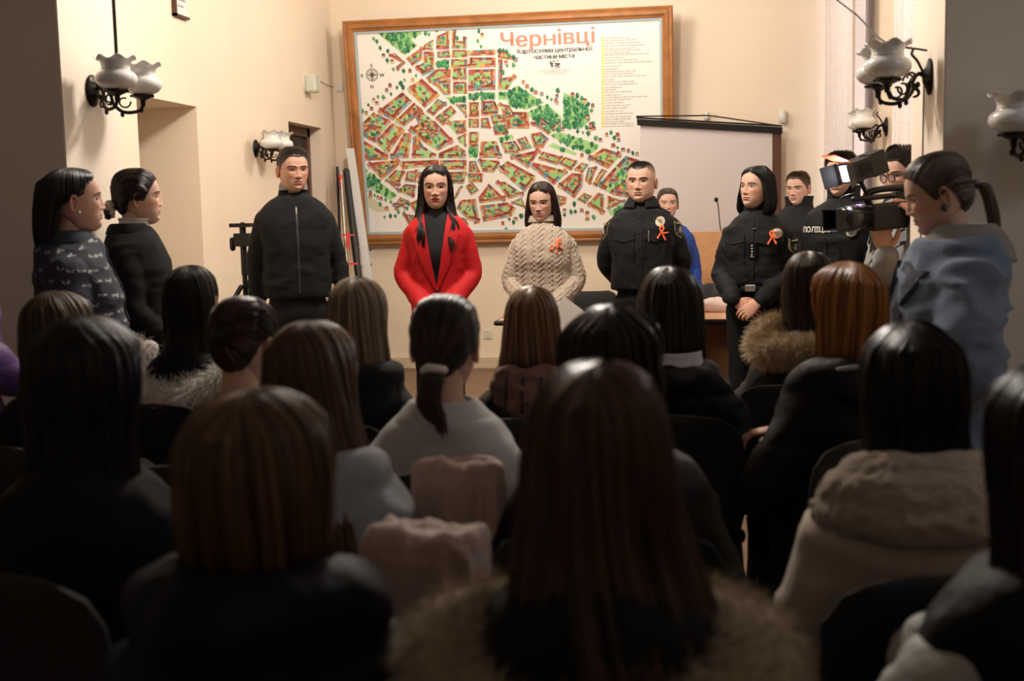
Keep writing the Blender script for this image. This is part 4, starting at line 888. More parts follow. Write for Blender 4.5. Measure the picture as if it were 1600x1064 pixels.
def strip(b, bvh, L, R, off=.004, m=6, d=(0, 1, 0), th=.003, col=None):
    """sheet following the cloth, between two edge polylines given in (x, z)"""
    L = np.array(L, float); R = np.array(R, float); n = len(L); G = np.zeros((n, m, 3)); H = np.zeros((n, m, 3)); dv = Vector(d).normalized()
    for i in range(n):
        for j in range(m):
            q = L[i]+(R[i]-L[i])*j/(m-1); G[i, j] = hit(bvh, q[0], q[1], d, off); H[i, j] = G[i, j]+np.array(dv)*(th+off)
    for A_, fl in ((G, 0), (H, 1)):
        f = [(i*m+j, i*m+j+1, (i+1)*m+j+1, (i+1)*m+j) for i in range(n-1) for j in range(m-1)]; b.add(A_.reshape(-1, 3), f if fl else [q[::-1] for q in f], col)
    e = [(i, 0) for i in range(n)]+[(n-1, j) for j in range(1, m)]+[(i, m-1) for i in range(n-2, -1, -1)]+[(0, j) for j in range(m-2, 0, -1)]
    k = len(e); V = [G[i, j] for i, j in e]+[H[i, j] for i, j in e]; b.add(V, [(i, (i+1) % k, k+(i+1) % k, k+i) for i in range(k)], col); return b
def collar(name, parent, m, rows, a0=0.0, th=.004, n=40, seed=0, wob=.0):
    """rows (z, rx, ry, yc): sheet wrapped round the neck, open by a0 each side of the front; turned over by giving rows that come back down"""
    rows = catmull(rows, 4); a = np.linspace(a0, 2*math.pi-a0, n); G = []
    for z, rx, ry, yc in rows: G.append(np.stack([rx*np.sin(a), yc-ry*np.cos(a), z+wob*np.sin(a*2+seed)+0*a], 1))
    b = MB().loft(G, caps=False, closed=False); o = b.build(name, m, parent); md = o.modifiers.new('t', 'SOLIDIFY'); md.thickness = th; return o
def lapel(b, bvh, L, R, off=.008): strip(b, bvh, L, R, off, 6, th=.004)
RUST = mat('orange_ribbon', (.95, .20, .07), .45)
def ribbon(parent, bvh, x, z, s=1.0, off=.012, tilt=0, name='ribbon'):
    b = MB(); ca, sa = math.cos(tilt), math.sin(tilt)
    def T(q): return (x+s*(q[0]*ca-q[1]*sa), z+s*(q[0]*sa+q[1]*ca))
    def band(pts, w_, o_):
        pts = catmull([(*p, 0) for p in pts], 5)[:, :2]; t = np.gradient(pts, axis=0); t /= np.linalg.norm(t, axis=1, keepdims=True); nn_ = np.stack([-t[:, 1], t[:, 0]], 1)*w_/2
        strip(b, bvh, [T(p) for p in pts+nn_], [T(p) for p in pts-nn_], o_, 3, th=.002)
    band([(-.022, -.045), (-.006, -.01), (.010, .022), (0, .036), (-.010, .022), (.006, -.01), (.024, -.05)], .0095, off)
    band([(-.004, .0), (.018, -.006), (.034, -.002)], .0095, off+.004)
    return b.build(name, RUST, parent)
def disc_badge(parent, bvh, x, z, r=.024, name='badge', aspect=1.15):
    b = MB(); n = 24
    a = np.linspace(0, math.pi, 13)
    strip(b, bvh, [(x-r*math.sin(q), z+r*aspect*math.cos(q)) for q in a], [(x+r*math.sin(q), z+r*aspect*math.cos(q)) for q in a], .008, 7, th=.003)
    o = b.build(name, mat('silver_badge', (.62, .58, .48), .3, metal=.8), parent); b = MB(); c = hit(bvh, x, z, off=.011)
    for k in range(8):
        t = k*math.pi/4; L = r*.75; p = [(c.x+L*math.cos(t), c.y-.001, c.z+L*math.sin(t)), (c.x+.3*L*math.cos(t+.4), c.y-.001, c.z+.3*L*math.sin(t+.4)), (c.x+.3*L*math.cos(t-.4), c.y-.001, c.z+.3*L*math.sin(t-.4))]
        b.poly(p, (0, .002, 0))
    b.build('star', mat('dark_enamel', (.04, .05, .07), .3, metal=.4), o, smooth=False); return o
# ---- a whole person ---------------------------------------------------------
EYEC = {'brown': (.05, .02, .01), 'grey': (.12, .14, .15)}
def face_parts(root, Hm, G, hgeo, fem, browc, lid=.5, gaze=(0, 0), lash=1.0, brow=1.0, skin=(.6,.36,.27), browlift=0):
    bv = BVHTree.FromPolygons(hgeo[0].tolist(), [tuple(q) for q in hgeo[1].tolist()])
    def ys(x, z):
        p, n, i, d = bv.ray_cast(Vector((x, -1, z)), Vector((0, 1, 0))); return p.y if p else -.08
    for s in (-1, 1):
        ex, ez = s*.0315, .005; y0 = ys(ex, ez); U = np.linspace(-1, 1, 21); Vv = np.linspace(-1, 1, 11); op = .0062*lid*2*(.82 if fem else .7)
        Gd = np.zeros((11, 21, 3)); Cc = np.zeros((11, 21, 3)); up = []
        for i, v in enumerate(Vv):
            for j, u in enumerate(U):
                hh = op*(1-u*u)**.75; x = ex+u*.0148; z = ez+s*u*.0012+(v*hh if v > 0 else v*hh*.72); dx, dz = x-ex, z-ez
                yy = y0+.007-.0100*math.sqrt(max(0, 1-(dx/.0195)**2-(dz/.013)**2)); Gd[i, j] = (x, yy, z)
                r = math.hypot(x-ex-gaze[0]*.005, z-ez-gaze[1]*.004-.0005); Cc[i, j] = (.01, .01, .01) if r < .0026 else (.055, .03, .018) if r < .0060 else (.62, .58, .56)
                if v == 1: up.append((x, yy-.0006, z+.0003))
        v_, q_, _ = grid_geo(Gd, np.zeros(3)); o = fast_mesh('eye', v_, q_, Cc.reshape(-1, 3), eyem, root, Hm)
        b = MB(); b.tube(np.array(up), np.array([.0006]+[.0009*lash]*19+[.0006]), 6)
        lo = Gd[0]+np.array((0, -.0004, 0)); b.tube(lo, .00035*lash, 5)
        o2 = b.build('eyelashes', mat('lash', (.012, .008, .006), .6), o); o2.data.transform(Hm)
        # upper eyelid: a soft fold over the eye
        b = MB(); fold = np.array(up)+np.array((0, .0012, .0024)); b.tube(fold, .0018, 8); k = b.build('eyelid', skinm, root, colors=True); 
        ca = k.data.color_attributes['Col'].data; ca.foreach_set('color', np.tile(np.array((*[c*.82 for c in skin], 1)), len(k.data.vertices))); k.data.transform(Hm)
        pts = [(s*.011, .0243+browlift*.001), (s*.022, .0262+browlift*.002), (s*.036, .0280+browlift*.003), (s*.047, .0255+browlift*.001), (s*.054, .0205)]
        P3 = catmull([(x, ys(x, z)-.0003, z) for x, z in pts], 5); P3[:, 1] = [ys(x, z)-.0002 for x, _, z in P3]; t = np.linspace(0, 1, len(P3))
        rs = np.random.RandomState(5); n = 260; i = (rs.rand(n)*(len(P3)-1.01)).astype(int); f = rs.rand(n)[:, None]; c = P3[i]*(1-f)+P3[i+1]*f
        w_ = (.0024 if fem else .0034)*brow*np.interp(i/len(P3), [0, .3, .7, 1], [.9, 1, .7, .3]); c[:, 2] += w_*(rs.rand(n)*2-1)*.8
        d = np.stack([s*np.ones(n), np.full(n, .12), np.interp(i/len(P3), [0, .5, 1], [.5, .1, -.35])], 1)*.0062; S = np.stack([c, c+d*.5-np.array((0, .0006, 0)), c+d], 1)
        v_, q_, c_ = strands_geo(S, np.array((.0005, .0005, .0002)), hcol(browc, n, rs, .2)); b = MB().tube(P3, np.interp(t, [0, .3, .8, 1], [.0016, .0021, .0015, .0006])*brow*(.75 if fem else 1), 6)
        vv = np.vstack(b.V); qq = np.array([x for x in b.F if len(x) == 4]); v_, q_, c_ = join_geo([(v_, q_, c_), (vv+np.array((0, .0012, 0)), qq, np.broadcast_to(np.array(browc), (len(vv), 3)))])
        fast_mesh('eyebrow', v_, q_, c_, hairm, root, Hm)
def rotm(yaw=0, pitch=0, roll=0):      # degrees; yaw + = to the person's left, pitch + = down
    return Matrix.Rotation(math.radians(yaw), 4, 'Z') @ Matrix.Rotation(math.radians(pitch), 4, 'X') @ Matrix.Rotation(math.radians(roll), 4, 'Y')
class Person:
    def __init__(s, label, loc, rz, H, fem=True, skin=(.60, .36, .27), head=(0, 0, 0), hs=1.0, seated=False, group=None, hpos=None, **face):
        s.H = H; s.fem = fem; s.k = k = H/1.75 if not seated else 1.0; s.seated = seated; s.skin = skin
        s.root = thing('person', label, 'person', loc, rz, group)
        s.hc = Vector(hpos) if hpos else Vector((0, -.02, H-.118*hs))
        s.HM = Matrix.Translation(s.hc) @ rotm(*head) @ Matrix.Scale(hs, 4); s.hs = hs
        s.zs = (H-.296*hs) if not seated else H-.316
        s.sw = .138 if fem else .160; s.face = face
    def body(s, arms, hands=(), neck=None, torso=True, eyes=True, vox=.010, browc=(.02, .012, .008), lid=.5, gaze=(0, 0), lash=1.0, brow=1.0, browlift=0):
        (hv, hq, hcl), G = head_geo(s.skin, s.fem, **s.face); T = np.array(s.HM); hv2 = hv @ T[:3, :3].T+T[:3, 3]
        b = MB(); nr = (.049 if s.fem else .060)*s.hs; zs = s.zs; a = s.HM @ Vector((0, .022, -.045)); 
        b.tube(catmull([a, a+Vector((0, .006, -.05)), (0, .02+(.05 if s.seated else 0)*0, zs+.045), (0, .03, zs-.03)], 4), [nr]*5+[nr*1.02]*4+[nr*1.1]*4, 20)
        if torso:
            sw = s.sw; zb = .50 if s.seated else s.H*.52
            secs_loft(b, [(zs+.035, .06, -.045, .075), (zs+.005, sw*.72, -.065, .095), (zs-.06, sw*1.02, -.10, .105), (zs-.17, sw*.95, -.12, .10), (zs-.30, sw*.80, -.095, .09), (zb+.03, sw*.97, -.10, .12), (zb-.05, sw*.9, -.08, .10)])
        for pts, r0 in arms:
            P_ = catmull(pts, 6); b.tube(P_, np.interp(np.linspace(0, 1, len(P_)), [0, .3, .5, .65, 1], [.05, .042, .036, .036, .025]), 14)
        V, Q = remesh_arrays(b, vox, 3); L = [(V, Q, np.broadcast_to(np.array(s.skin), (len(V), 3))), (hv2, hq, hcl)]
        for side, pos, yd, zd, kw in hands:
            hv_, hq_ = hand_geo(side, **kw); R, t = frame_mat(pos, yd, zd); L.append((hv_ @ R.T+t, hq_, np.broadcast_to(np.array(s.skin)*(1.02, .88, .84), (len(hv_), 3))))
        v, q, c = join_geo(L); s.bodyo = fast_mesh('body', v, q, c, skinm, s.root)
        if eyes: face_parts(s.root, s.HM, G, (hv, hq), s.fem, browc, lid, gaze, lash, brow, skin=s.skin, browlift=browlift)
        return s
    def hair(s, geo, upright=False):
        v, q, c = geo; M = s.HM if not upright else Matrix.Translation(s.hc) @ Matrix.Scale(s.hs, 4); s.hairo = fast_mesh('hair', v, q, c, hairm, s.root, M); return s
    def top(s, name, m, bulk=1.0, arms=(), ar=(.072, .066, .058, .054, .046), hem=None, disp=None, vox=.010, extra=None, slim=1.0, sm=5, neck=.066, belly=0):
        zs, sw = s.zs, s.sw; g = .012*bulk; hem = hem or s.H*.50; mid = (zs+hem)/2
        secs = [(zs+.055, neck*.92, -.046-g*.5, .076+g*.5), (zs+.032, sw*.52+g*.5, -.062-g, .090+g), (zs+.004, sw*.86+g*.6, -.078-g, .100+g), (zs-.045, sw*1.10+g, -.098-g, .112+g), (zs-.105, sw*1.17+g, -.120-g, .116+g), (zs-.19, (sw*1.08)*slim+g*1.5, -.130-g-belly*.3, .110+g),
                (mid-.03, sw*.96*slim+g*1.8, -.120-g-belly, .100+g), (hem+.08, sw*1.03*slim+g*1.8, -.118-g-belly*.8, .112+g), (hem, sw*1.04*slim+g*1.8, -.115-g-belly*.4, .115+g)]
        aa = [(p, [r*.80+g*.42 for r in ar]) for p, _ in arms]
        o = garment(name, s.root, m, secs, aa, vox=vox, sm=sm, disp=disp, extra=extra); s.topo = o; s.bvh = bvh_of(o); return o
    def legs(s, m, shoe, stance=.10, w=1.0, skirt=False):
        H = s.H; r = .085*w; hz = H*.50; g = []
        for sg in (-1, 1): g.append(([(sg*.085, .0, hz), (sg*(stance-.005), -.01, H*.29), (sg*stance, .01, .07)], [r+.012, r, r*.78, r*.72, r*.66]))
        garment('trousers', s.root, m, [(H*.635, s.sw*.84, -.095, .09), (H*.56, s.sw*.93, -.10, .10), (hz+.02, s.sw*1.03, -.11, .12), (hz-.06, s.sw*.98, -.10, .11)], g, vox=.013, disp=folds(.004, 6, 3))
        for sg in (-1, 1):
            b = MB(); R = []
            for y, w_, h in ((.075, .026, .05), (.06, .034, .075), (.0, .036, .085), (-.05, .042, .065), (-.11, .044, .048), (-.16, .036, .038), (-.185, .018, .026)):
                th = np.linspace(0, 2*math.pi, 20, endpoint=False); R.append(np.stack([sg*stance+w_*np.cos(th), np.full(20, y), h*.5+h*.5*np.sin(th)], 1))
            b.loft(R); b.build('shoe', shoe, s.root)
        return s
def seat_legs(s, m, shoe, w=1.0):
    g = []
    for sg in (-1, 1): g.append(([(sg*.09, .06, .535), (sg*.10, -.15, .545), (sg*.10, -.34, .515), (sg*.10, -.355, .30), (sg*.10, -.34, .09)], [.10*w, .088*w, .070*w, .060*w, .048*w]))
    garment('trousers', s.root, m, [(.66, s.sw*.95, -.09, .12), (.54, s.sw*1.12, -.10, .15), (.478, s.sw*1.05, -.08, .13)], g, vox=.014, disp=folds(.005, 6, 3))
    for sg in (-1, 1):
        b = MB(); R = []
        for y, w_, h in ((.075, .026, .05), (.06, .034, .075), (.0, .036, .085), (-.05, .042, .065), (-.11, .044, .048), (-.16, .036, .038), (-.185, .018, .026)):
            th = np.linspace(0, 2*math.pi, 20, endpoint=False); R.append(np.stack([sg*.10+w_*np.cos(th), np.full(20, y-.36), h*.5+h*.5*np.sin(th)], 1))
        b.loft(R).build('shoe', shoe, s.root)
def sides(k, pts):       # mirror helper: list of arms from the right-hand side points (x negative)
    return [([(x, y, z) for x, y, z in pts], 0), ([(-x, y, z) for x, y, z in pts], 0)]
# ================================================================== PEOPLE STANDING AT THE FRONT
SK1, SK2, SK3 = (.60, .36, .27), (.63, .40, .305), (.55, .31, .225)
def R_(d): return math.radians(d)
blackcloth = mat('black_cotton', (.006, .006, .007), .9, bump=.25, bscale=220, spec=.25)
blackknit = mat('black_knit', (.008, .0085, .010), .92, bump=.5, bscale=300, spec=.25)
trous = mat('black_trousers', (.006, .006, .0075), .9, bump=.2, bscale=200, spec=.25)
shoem = mat('black_leather', (.012, .011, .011), .35)
police = mat('police_black', (.0055, .006, .008), .75, bump=.3, bscale=260, spec=.3)
white_thr = mat('white_thread', (.65, .63, .56), .7); silver = mat('silver_metal', (.6, .6, .58), .3, metal=.9)
def stand(px, py, D, top=.0): p = P(px, py, D); return (p.x, p.y, 0), p.z-top
def arms_of(s, pts):          # pts: list for the person's left (x positive) with z relative to the shoulder line
    zs = s.zs; p = [np.array((x*(.88 if i == 0 else .85 if i == 1 else 1), y, zs+z-(.062 if i == 0 else .035 if i == 1 else 0))) for i, (x, y, z) in enumerate(pts)]
    a, e, w_ = p; return [tuple(q) for q in (a, a*.45+e*.55, a*.12+e*.88, e*.88+w_*.12, e*.45+w_*.55, w_)]
def mirror(p): return [(-x, y, z) for x, y, z in p]
def decal_text(parent, bvh, s, x, z, size, m, off=.009, d=(0, 1, 0), name='lettering', xs=1.0):
    v, f = text_mesh(s, size, size*.03); b = MB(); pts = []
    for q in v: h = hit(bvh, x+q[0]*xs, z+q[1], d, off); pts.append(tuple(h))
    b.add(pts, f); return b.build(name, m, parent, smooth=False)

# --- man in black zip jacket
loc, H = stand(456, 230, 6.6, .012); s = Person('man in black zip jacket with grey shirt collar, greying short hair', loc, R_(24), H, False, SK3, head=(14, 4, 0), hs=1.0, wide=1.03, jaw=1.06, lips=(.42, .18, .14), stubble=.18, nose=1.05)
aL = arms_of(s, [(.172, .02, -.035), (.275, .05, -.30), (.275, .0, -.56)]); aR = mirror(arms_of(s, [(.172, .02, -.035), (.26, .07, -.30), (.22, .05, -.56)]))
hk = dict(curl=(.4, .5, .55, .6))
s.body([(aL, 0), (aR, 0)], [(1, aL[-1], (.05, -.15, -1), (1, 0, .1), hk), (-1, aR[-1], (-.05, -.1, -1), (-1, 0, .1), hk)], lid=.42, gaze=(.3, -.8), brow=.9, browc=(.06, .045, .035))
s.hair(hair_short(col=(.085, .065, .050), col2=(.22, .19, .165), length=.018, sweep=(.35, -.45, .25), thick=.007, top=1.0, side=.35, rad=.0008))
J = s.top('zip_jacket', blackknit, 1.1, [(aL, 0), (aR, 0)], ar=(.078, .072, .062, .056, .050), hem=H*.545, disp=folds(.006, 6.5, 2), belly=.012)
s.legs(trous, shoem); zs = s.zs
b = MB(); strip(b, s.bvh, [(-.005, zs-.0-.02-.03*i) for i in range(17)], [(.006, zs-.02-.03*i) for i in range(17)], .002, 3, th=.002); b.build('zip', mat('zip_tape', (.03, .03, .032), .5), s.root)
b = MB(); c = hit(s.bvh, 0, zs-.035, off=.006); b.tube([c, c+Vector((0, -.004, -.028))], .0045, 8); b.build('zip_pull', silver, s.root)
collar('jacket_collar', s.root, blackknit, [(zs+.035, .088, .078, .025), (zs+.075, .080, .072, .026), (zs+.100, .078, .070, .026)], .42)
collar('shirt_collar', s.root, mat('grey_shirt', (.20, .19, .18), .8, bump=.2, bscale=200), [(zs+.05, .070, .066, .022), (zs+.10, .068, .064, .018), (zs+.112, .069, .065, .016), (zs+.092, .074, .072, .015), (zs+.07, .076, .076, .014)], .12)

# --- woman in red suit
loc, H = stand(680, 257, 6.6, .014); s = Person('woman in bright red blazer with long black wavy hair', loc, R_(8), H, True, SK1, head=(3, 3, 0), hs=.985, wide=.98, lips=(.38, .012, .015), mouth_open=.001, blush=.25, nose=.95)
aL = arms_of(s, [(.155, .02, -.035), (.235, .015, -.28), (.045, -.20, -.50)]); aR = mirror(aL)
s.body([(aL, 0), (aR, 0)], [(1, (.03, -.215, s.zs-.525), (-.7, -.2, -.7), (.3, -.9, .3), dict(curl=(.6, .7, .8, .8))), (-1, (-.03, -.20, s.zs-.53), (.7, -.1, -.7), (-.3, -.9, .3), dict(curl=(.5, .6, .6, .7)))], lid=.52, lash=2.4, brow=1.2, browc=(.012, .008, .007), browlift=1.0)
rows = [(.131, .004, -.052, .055), (.127, .030, -.070, .085), (.108, .058, -.088, .108), (.075, .078, -.099, .120), (.03, .088, -.100, .122), (-.02, .092, -.094, .118), (-.07, .092, -.082, .110), (-.12, .100, -.085, .10), (-.17, .122, -.120, .12), (-.23, .140, -.165, .135), (-.30, .132, -.190, .14, .005), (-.35, .112, -.195, .14, .012)]
s.hair(hair_env(rows, 2100, seed=11, col=(.012, .008, .008), wave=.011, amp=.007, endj=.16, a0=[(.2, 0), (.101, .0), (.092, .28), (.080, .56), (.06, .80), (.03, .95), (0, 1.0), (-.06, 1.05), (-.11, 1.02), (-.16, .80), (-.25, .62), (-.5, .55)]))
zs = s.zs; inner = garment('knit_top', s.root, mat('black_fine_knit', (.008, .008, .009), .9, bump=.4, bscale=300), [(zs+.075, .054, -.040, .068), (zs+.045, .062, -.047, .078), (zs+.02, .10, -.07, .09), (zs-.05, .155, -.10, .10), (zs-.18, .15, -.135, .10), (zs-.32, .135, -.11, .09), (zs-.5, .15, -.11, .10)], (), .010, 3)
redw = mat('red_wool', (.44, .004, .007), .7, bump=.15, bscale=260, spec=.3)
J = s.top('blazer', redw, 1.35, [(aL, 0), (aR, 0)], ar=(.070, .066, .060, .055, .052), hem=.80, disp=folds(.006, 6, 5, (1, 1, 1.3), .3), slim=.93)
# open the front V
me = J.data; import bmesh
def cut(me, fn):
    bm = bmesh.new(); bm.from_mesh(me); bmesh.ops.delete(bm, geom=[f for f in bm.faces if fn(f.calc_center_median())], context='FACES'); bm.to_mesh(me); bm.free()
zb = zs-.375
cut(me, lambda c: c.y < .0 and c.z > zb and abs(c.x) < .008+.058*(c.z-zb)/.39 or (c.z > zs+.03 and c.y < .0 and abs(c.x) < .075))
b = MB()
for sg in (-1, 1):
    e = [(-sg*.004, zb-.01), (sg*.014, zb+.08), (sg*.031, zb+.18), (sg*.047, zb+.28), (sg*.058, zs-.01), (sg*.064, zs+.03)]; o_ = [(sg*.012, zb), (sg*.060, zb+.10), (sg*.098, zb+.20), (sg*.122, zs-.085), (sg*.112, zs-.03), (sg*.088, zs+.03)]
    strip(b, s.bvh, e if sg > 0 else o_, o_ if sg > 0 else e, .008, 8, th=.004)
b.build('lapel', redw, J)
collar('collar', J, redw, [(zs+.02, .10, .085, .022), (zs+.052, .080, .080, .030), (zs+.066, .078, .078, .032), (zs+.045, .096, .094, .030), (zs+.015, .118, .108, .028)], .95)
c = hit(s.bvh, .004, zb-.015, off=.006); MB().ell(c, (.010, .005, .010), 12, 8).build('button', shoem, J)
for sg in (-1, 1): b = MB(); strip(b, s.bvh, [(sg*.07, zs-.50), (sg*.16, zs-.505)], [(sg*.07, zs-.545), (sg*.16, zs-.55)], .006, 4); b.build('pocket_flap', redw, J)
b = MB(); strip(b, s.bvh, [(.075, zs-.165), (.14, zs-.155)], [(.075, zs-.182), (.14, zs-.172)], .006, 4); b.build('breast_welt', redw, J)
th = np.linspace(0, 2*math.pi, 61); lace = np.stack([(.056+.004*np.cos(th*19))*np.sin(th), .022-(.054+.004*np.cos(th*19))*np.cos(th), zs+.082+.003*np.sin(th*19)+.004*np.cos(th)], 1)
MB().tube(lace, .0052, 6, round_=False, caps=False).build('lace_neckline', mat('white_lace', (.7, .66, .6), .8), s.root)
s.legs(trous, shoem, .09, .8)

# --- woman in cable-knit sweater
loc, H = stand(846, 283, 7.1, .014); s = Person('woman in chunky beige cable-knit sweater with dark bob, holding paper', loc, R_(2), H, True, SK2, head=(-8, 10, 0), hs=.95, wide=1.0, lips=(.45, .19, .17), blush=.3)
aL = arms_of(s, [(.150, .02, -.035), (.235, .02, -.27), (.06, -.20, -.46)]); aR = mirror(aL)
s.body([(aL, 0), (aR, 0)], [(1, (.04, -.225, s.zs-.485), (-.6, -.2, -.75), (.3, -.9, .3), dict(curl=(.6, .7, .8, .8))), (-1, (-.03, -.21, s.zs-.49), (.7, -.1, -.7), (-.3, -.9, .3), dict(curl=(.5, .6, .6, .7)))], lid=.45, gaze=(0, -.8), lash=2.0, brow=1.1, browc=(.04, .022, .015))
rows = [(.130, .004, -.052, .055), (.126, .030, -.070, .085), (.106, .060, -.088, .108), (.07, .080, -.098, .120), (.02, .093, -.094, .118), (-.04, .104, -.086, .108), (-.10, .112, -.078, .10), (-.15, .112, -.074, .095), (-.18, .102, -.066, .088)]
s.hair(hair_env(rows, 1900, seed=12, col=(.028, .013, .010), amp=.003, endj=.03, a0=[(.2, 0), (.098, .05), (.086, .42), (.07, .66), (.045, .86), (.02, .98), (-.04, 1.08), (-.10, 1.02), (-.5, .95)]))
knit = mat('beige_wool', (.47, .385, .31), .9, bump=.6, bscale=160, sheen=.3, var=.12, vscale=60)
def cable(v, n):
    x = np.where(np.abs(v[:, 0]) > .165, v[:, 1]*1.0+.3, v[:, 0]); z = v[:, 2]; per = .054; c = np.floor(x/per+.5); lx = (x-c*per)/per; par = np.mod(c, 2)
    w1 = .22*np.sin(z*2*math.pi/.058+par*1.5); w2 = -w1; r1 = np.exp(-((lx-w1)/.12)**2)*(.6+.4*np.cos(z*2*math.pi/.058)); r2 = np.exp(-((lx-w2)/.12)**2)*(.6-.4*np.cos(z*2*math.pi/.058)); rib = np.exp(-((np.abs(lx)-.47)/.06)**2)
    return .0085*(np.maximum(r1, r2)+.35*rib)-.006+folds(.004, 6, 8)(v, n)+.0012*np.sin(z*2*math.pi/.007)*np.cos(x*2*math.pi/.009)
J = s.top('cable_knit_sweater', knit, 1.6, [(aL, 0), (aR, 0)], ar=(.074, .074, .070, .064, .050), hem=H*.55, disp=cable, vox=.0052, sm=6, slim=1.0)
collar('turtleneck_collar', s.root, knit, [(s.zs+.03, .085, .080, .02), (s.zs+.065, .071, .067, .02), (s.zs+.085, .070, .066, .02), (s.zs+.080, .078, .074, .02), (s.zs+.05, .086, .082, .02)], 0, th=.008, n=60, wob=.002)
ribbon(s.root, s.bvh, .095, s.zs-.085, .9, .010, -.5); s.legs(trous, shoem, .09, .85)
pc = s.root.matrix_world if False else None
o = MB().box((-.07, -.001, -.10), (.07, .001, .10)).build('paper', mat('white_paper', (.75, .75, .74), .7), smooth=False)
o.location = (loc[0]+.15, loc[1]-.262, s.zs-.50); o.rotation_euler = (R_(8), R_(38), R_(10)); tag(o, 'white sheet of paper held by the woman in beige sweater', 'paper')

# --- police officers -------------------------------------------------
def shirt_details(s, x0=.085, zp=-.13, epa=True):
    zs = s.zs; b = MB(); strip(b, s.bvh, [(-.018, zs+.01-.04*i) for i in range(12)], [(.018, zs+.01-.04*i) for i in range(12)], .004, 3); b.build('placket', police, s.root)
    for sg in (-1, 1):
        b = MB(); strip(b, s.bvh, [(sg*x0-.058, zs+zp), (sg*x0+.058, zs+zp)], [(sg*x0-.058, zs+zp-.14), (sg*x0+.058, zs+zp-.14)], .005, 6); k = b.build('chest_pocket', police, s.root)
        b = MB(); strip(b, s.bvh, [(sg*x0-.062, zs+zp+.01), (sg*x0, zs+zp+.01), (sg*x0+.062, zs+zp+.01)], [(sg*x0-.062, zs+zp-.03), (sg*x0, zs+zp-.048), (sg*x0+.062, zs+zp-.03)], .010, 5); b.build('pocket_flap', police, k)
        if epa:
            b = MB(); xs = np.linspace(.085, .165, 5); G = [[tuple(hit(s.bvh, 0, 0, (0, 0, -1), .006, (sg*x, y, zs+.6))) for y in (-.015, .005, .03)] for x in xs]; G = np.array(G)
            b.loft(np.concatenate([G, (G-np.array((0, 0, .005)))[:, ::-1]], 1)); e = b.build('epaulette', police, s.root)
            c = G[1, 1]; MB().ell(c+np.array((0, 0, .003)), (.006, .006, .003), 10, 6).build('button', silver, e)
    for i in range(4): c = hit(s.bvh, 0, zs-.03-.09*i, off=.006); MB().ell(c, (.006, .003, .006), 10, 6).build('button', blackp, s.root)
def sleeve_patch(s, side, z, x=.0, y0=0):
    zs = s.zs; d = (-side, .25, 0); sc = 1.0
    out = [(-.036, .045), (.036, .045), (.036, .0), (.030, -.025), (0, -.055), (-.030, -.025), (-.036, .0)]
    def ring(k, off):
        r = []
        for q in out:
            dv = Vector(d).normalized(); u = Vector((dv.y, -dv.x, 0))*(-1); o0 = Vector((side*.19+0, y0, z))-dv*.6+u*q[0]*k+Vector((0, 0, q[1]*k)); r.append(tuple(hit(s.bvh, 0, 0, d, off, o0)))
        return r
    b = MB(); a = ring(1.0, .004); b.poly(a, tuple(Vector(d).normalized()*.006)); o = b.build('sleeve_patch', mat('patch_gold', (.42, .36, .16), .6), s.root, smooth=False)
    b = MB(); b.poly(ring(.88, .0055), tuple(Vector(d).normalized()*.006)); b.build('patch_field', mat('patch_black', (.012, .013, .016), .7), o, smooth=False)
    b = MB(); st = []
    for k in range(16):
        t = k*math.pi/8; rr = (.024 if k % 2 == 0 else .009); dv = Vector(d).normalized(); u = Vector((dv.y, -dv.x, 0))*(-1); o0 = Vector((side*.19, y0, z-.006))-dv*.6+u*rr*math.cos(t)+Vector((0, 0, rr*math.sin(t))); st.append(tuple(hit(s.bvh, 0, 0, d, .008, o0)))
    b.poly(st, tuple(Vector(d).normalized()*.003)); b.build('patch_star', mat('patch_thread', (.34, .33, .27), .6), o, smooth=False)
    b = MB()
    for k in range(7):
        dv = Vector(d).normalized(); u = Vector((dv.y, -dv.x, 0))*(-1); o0 = Vector((side*.19, y0, z+.033))-dv*.6+u*(-.024+.008*k); c = hit(s.bvh, 0, 0, d, .008, o0); b.box(c-Vector((.0025, .0025, .004)), c+Vector((.0025, .0025, .004)))
    b.build('patch_letters', MATS['patch_gold'], o, smooth=False)
# policeman
loc, H = stand(1002, 251, 7.1, .010); s = Person('policeman in black shirt with cropped hair, orange ribbon on his badge', loc, R_(-4), H, False, SK2, head=(-6, 1, 0), hs=1.02, wide=1.07, jaw=1.12, lips=(.46, .20, .17), stubble=.10, nose=1.08)
aL = arms_of(s, [(.180, .02, -.035), (.275, .08, -.27), (.13, .20, -.47)]); aR = mirror(aL)
s.body([(aL, 0), (aR, 0)], [(1, aL[-1], (-.8, .2, -.5), (.2, .9, .2), hk), (-1, aR[-1], (.8, .3, -.5), (-.2, .9, .2), hk)], lid=.62, gaze=(0, 0), brow=1.15, browc=(.035, .025, .018))
s.hair(hair_short(n=6500, col=(.055, .045, .036), length=.0075, sweep=(0, -.5, .4), thick=.004, side=.35, rad=.0006))
J = s.top('uniform_shirt', police, 1.2, [(aL, 0), (aR, 0)], ar=(.080, .076, .066, .058, .050), hem=H*.56, disp=folds(.006, 6, 12), belly=.015)
shirt_details(s, .09, -.125); zs = s.zs
collar('uniform_collar', s.root, police, [(zs+.035, .086, .080, .022), (zs+.085, .073, .068, .016), (zs+.097, .074, .070, .015), (zs+.07, .092, .090, .012), (zs+.03, .112, .108, .010)], .30)
collar('undershirt', s.root, blackcloth, [(zs+.01, .074, .068, .012), (zs+.05, .066, .060, .014), (zs+.068, .064, .058, .014)], 0)
disc_badge(s.root, s.bvh, .118, zs-.055, .026); ribbon(s.root, s.bvh, .125, zs-.115, .9, .016, -.05)
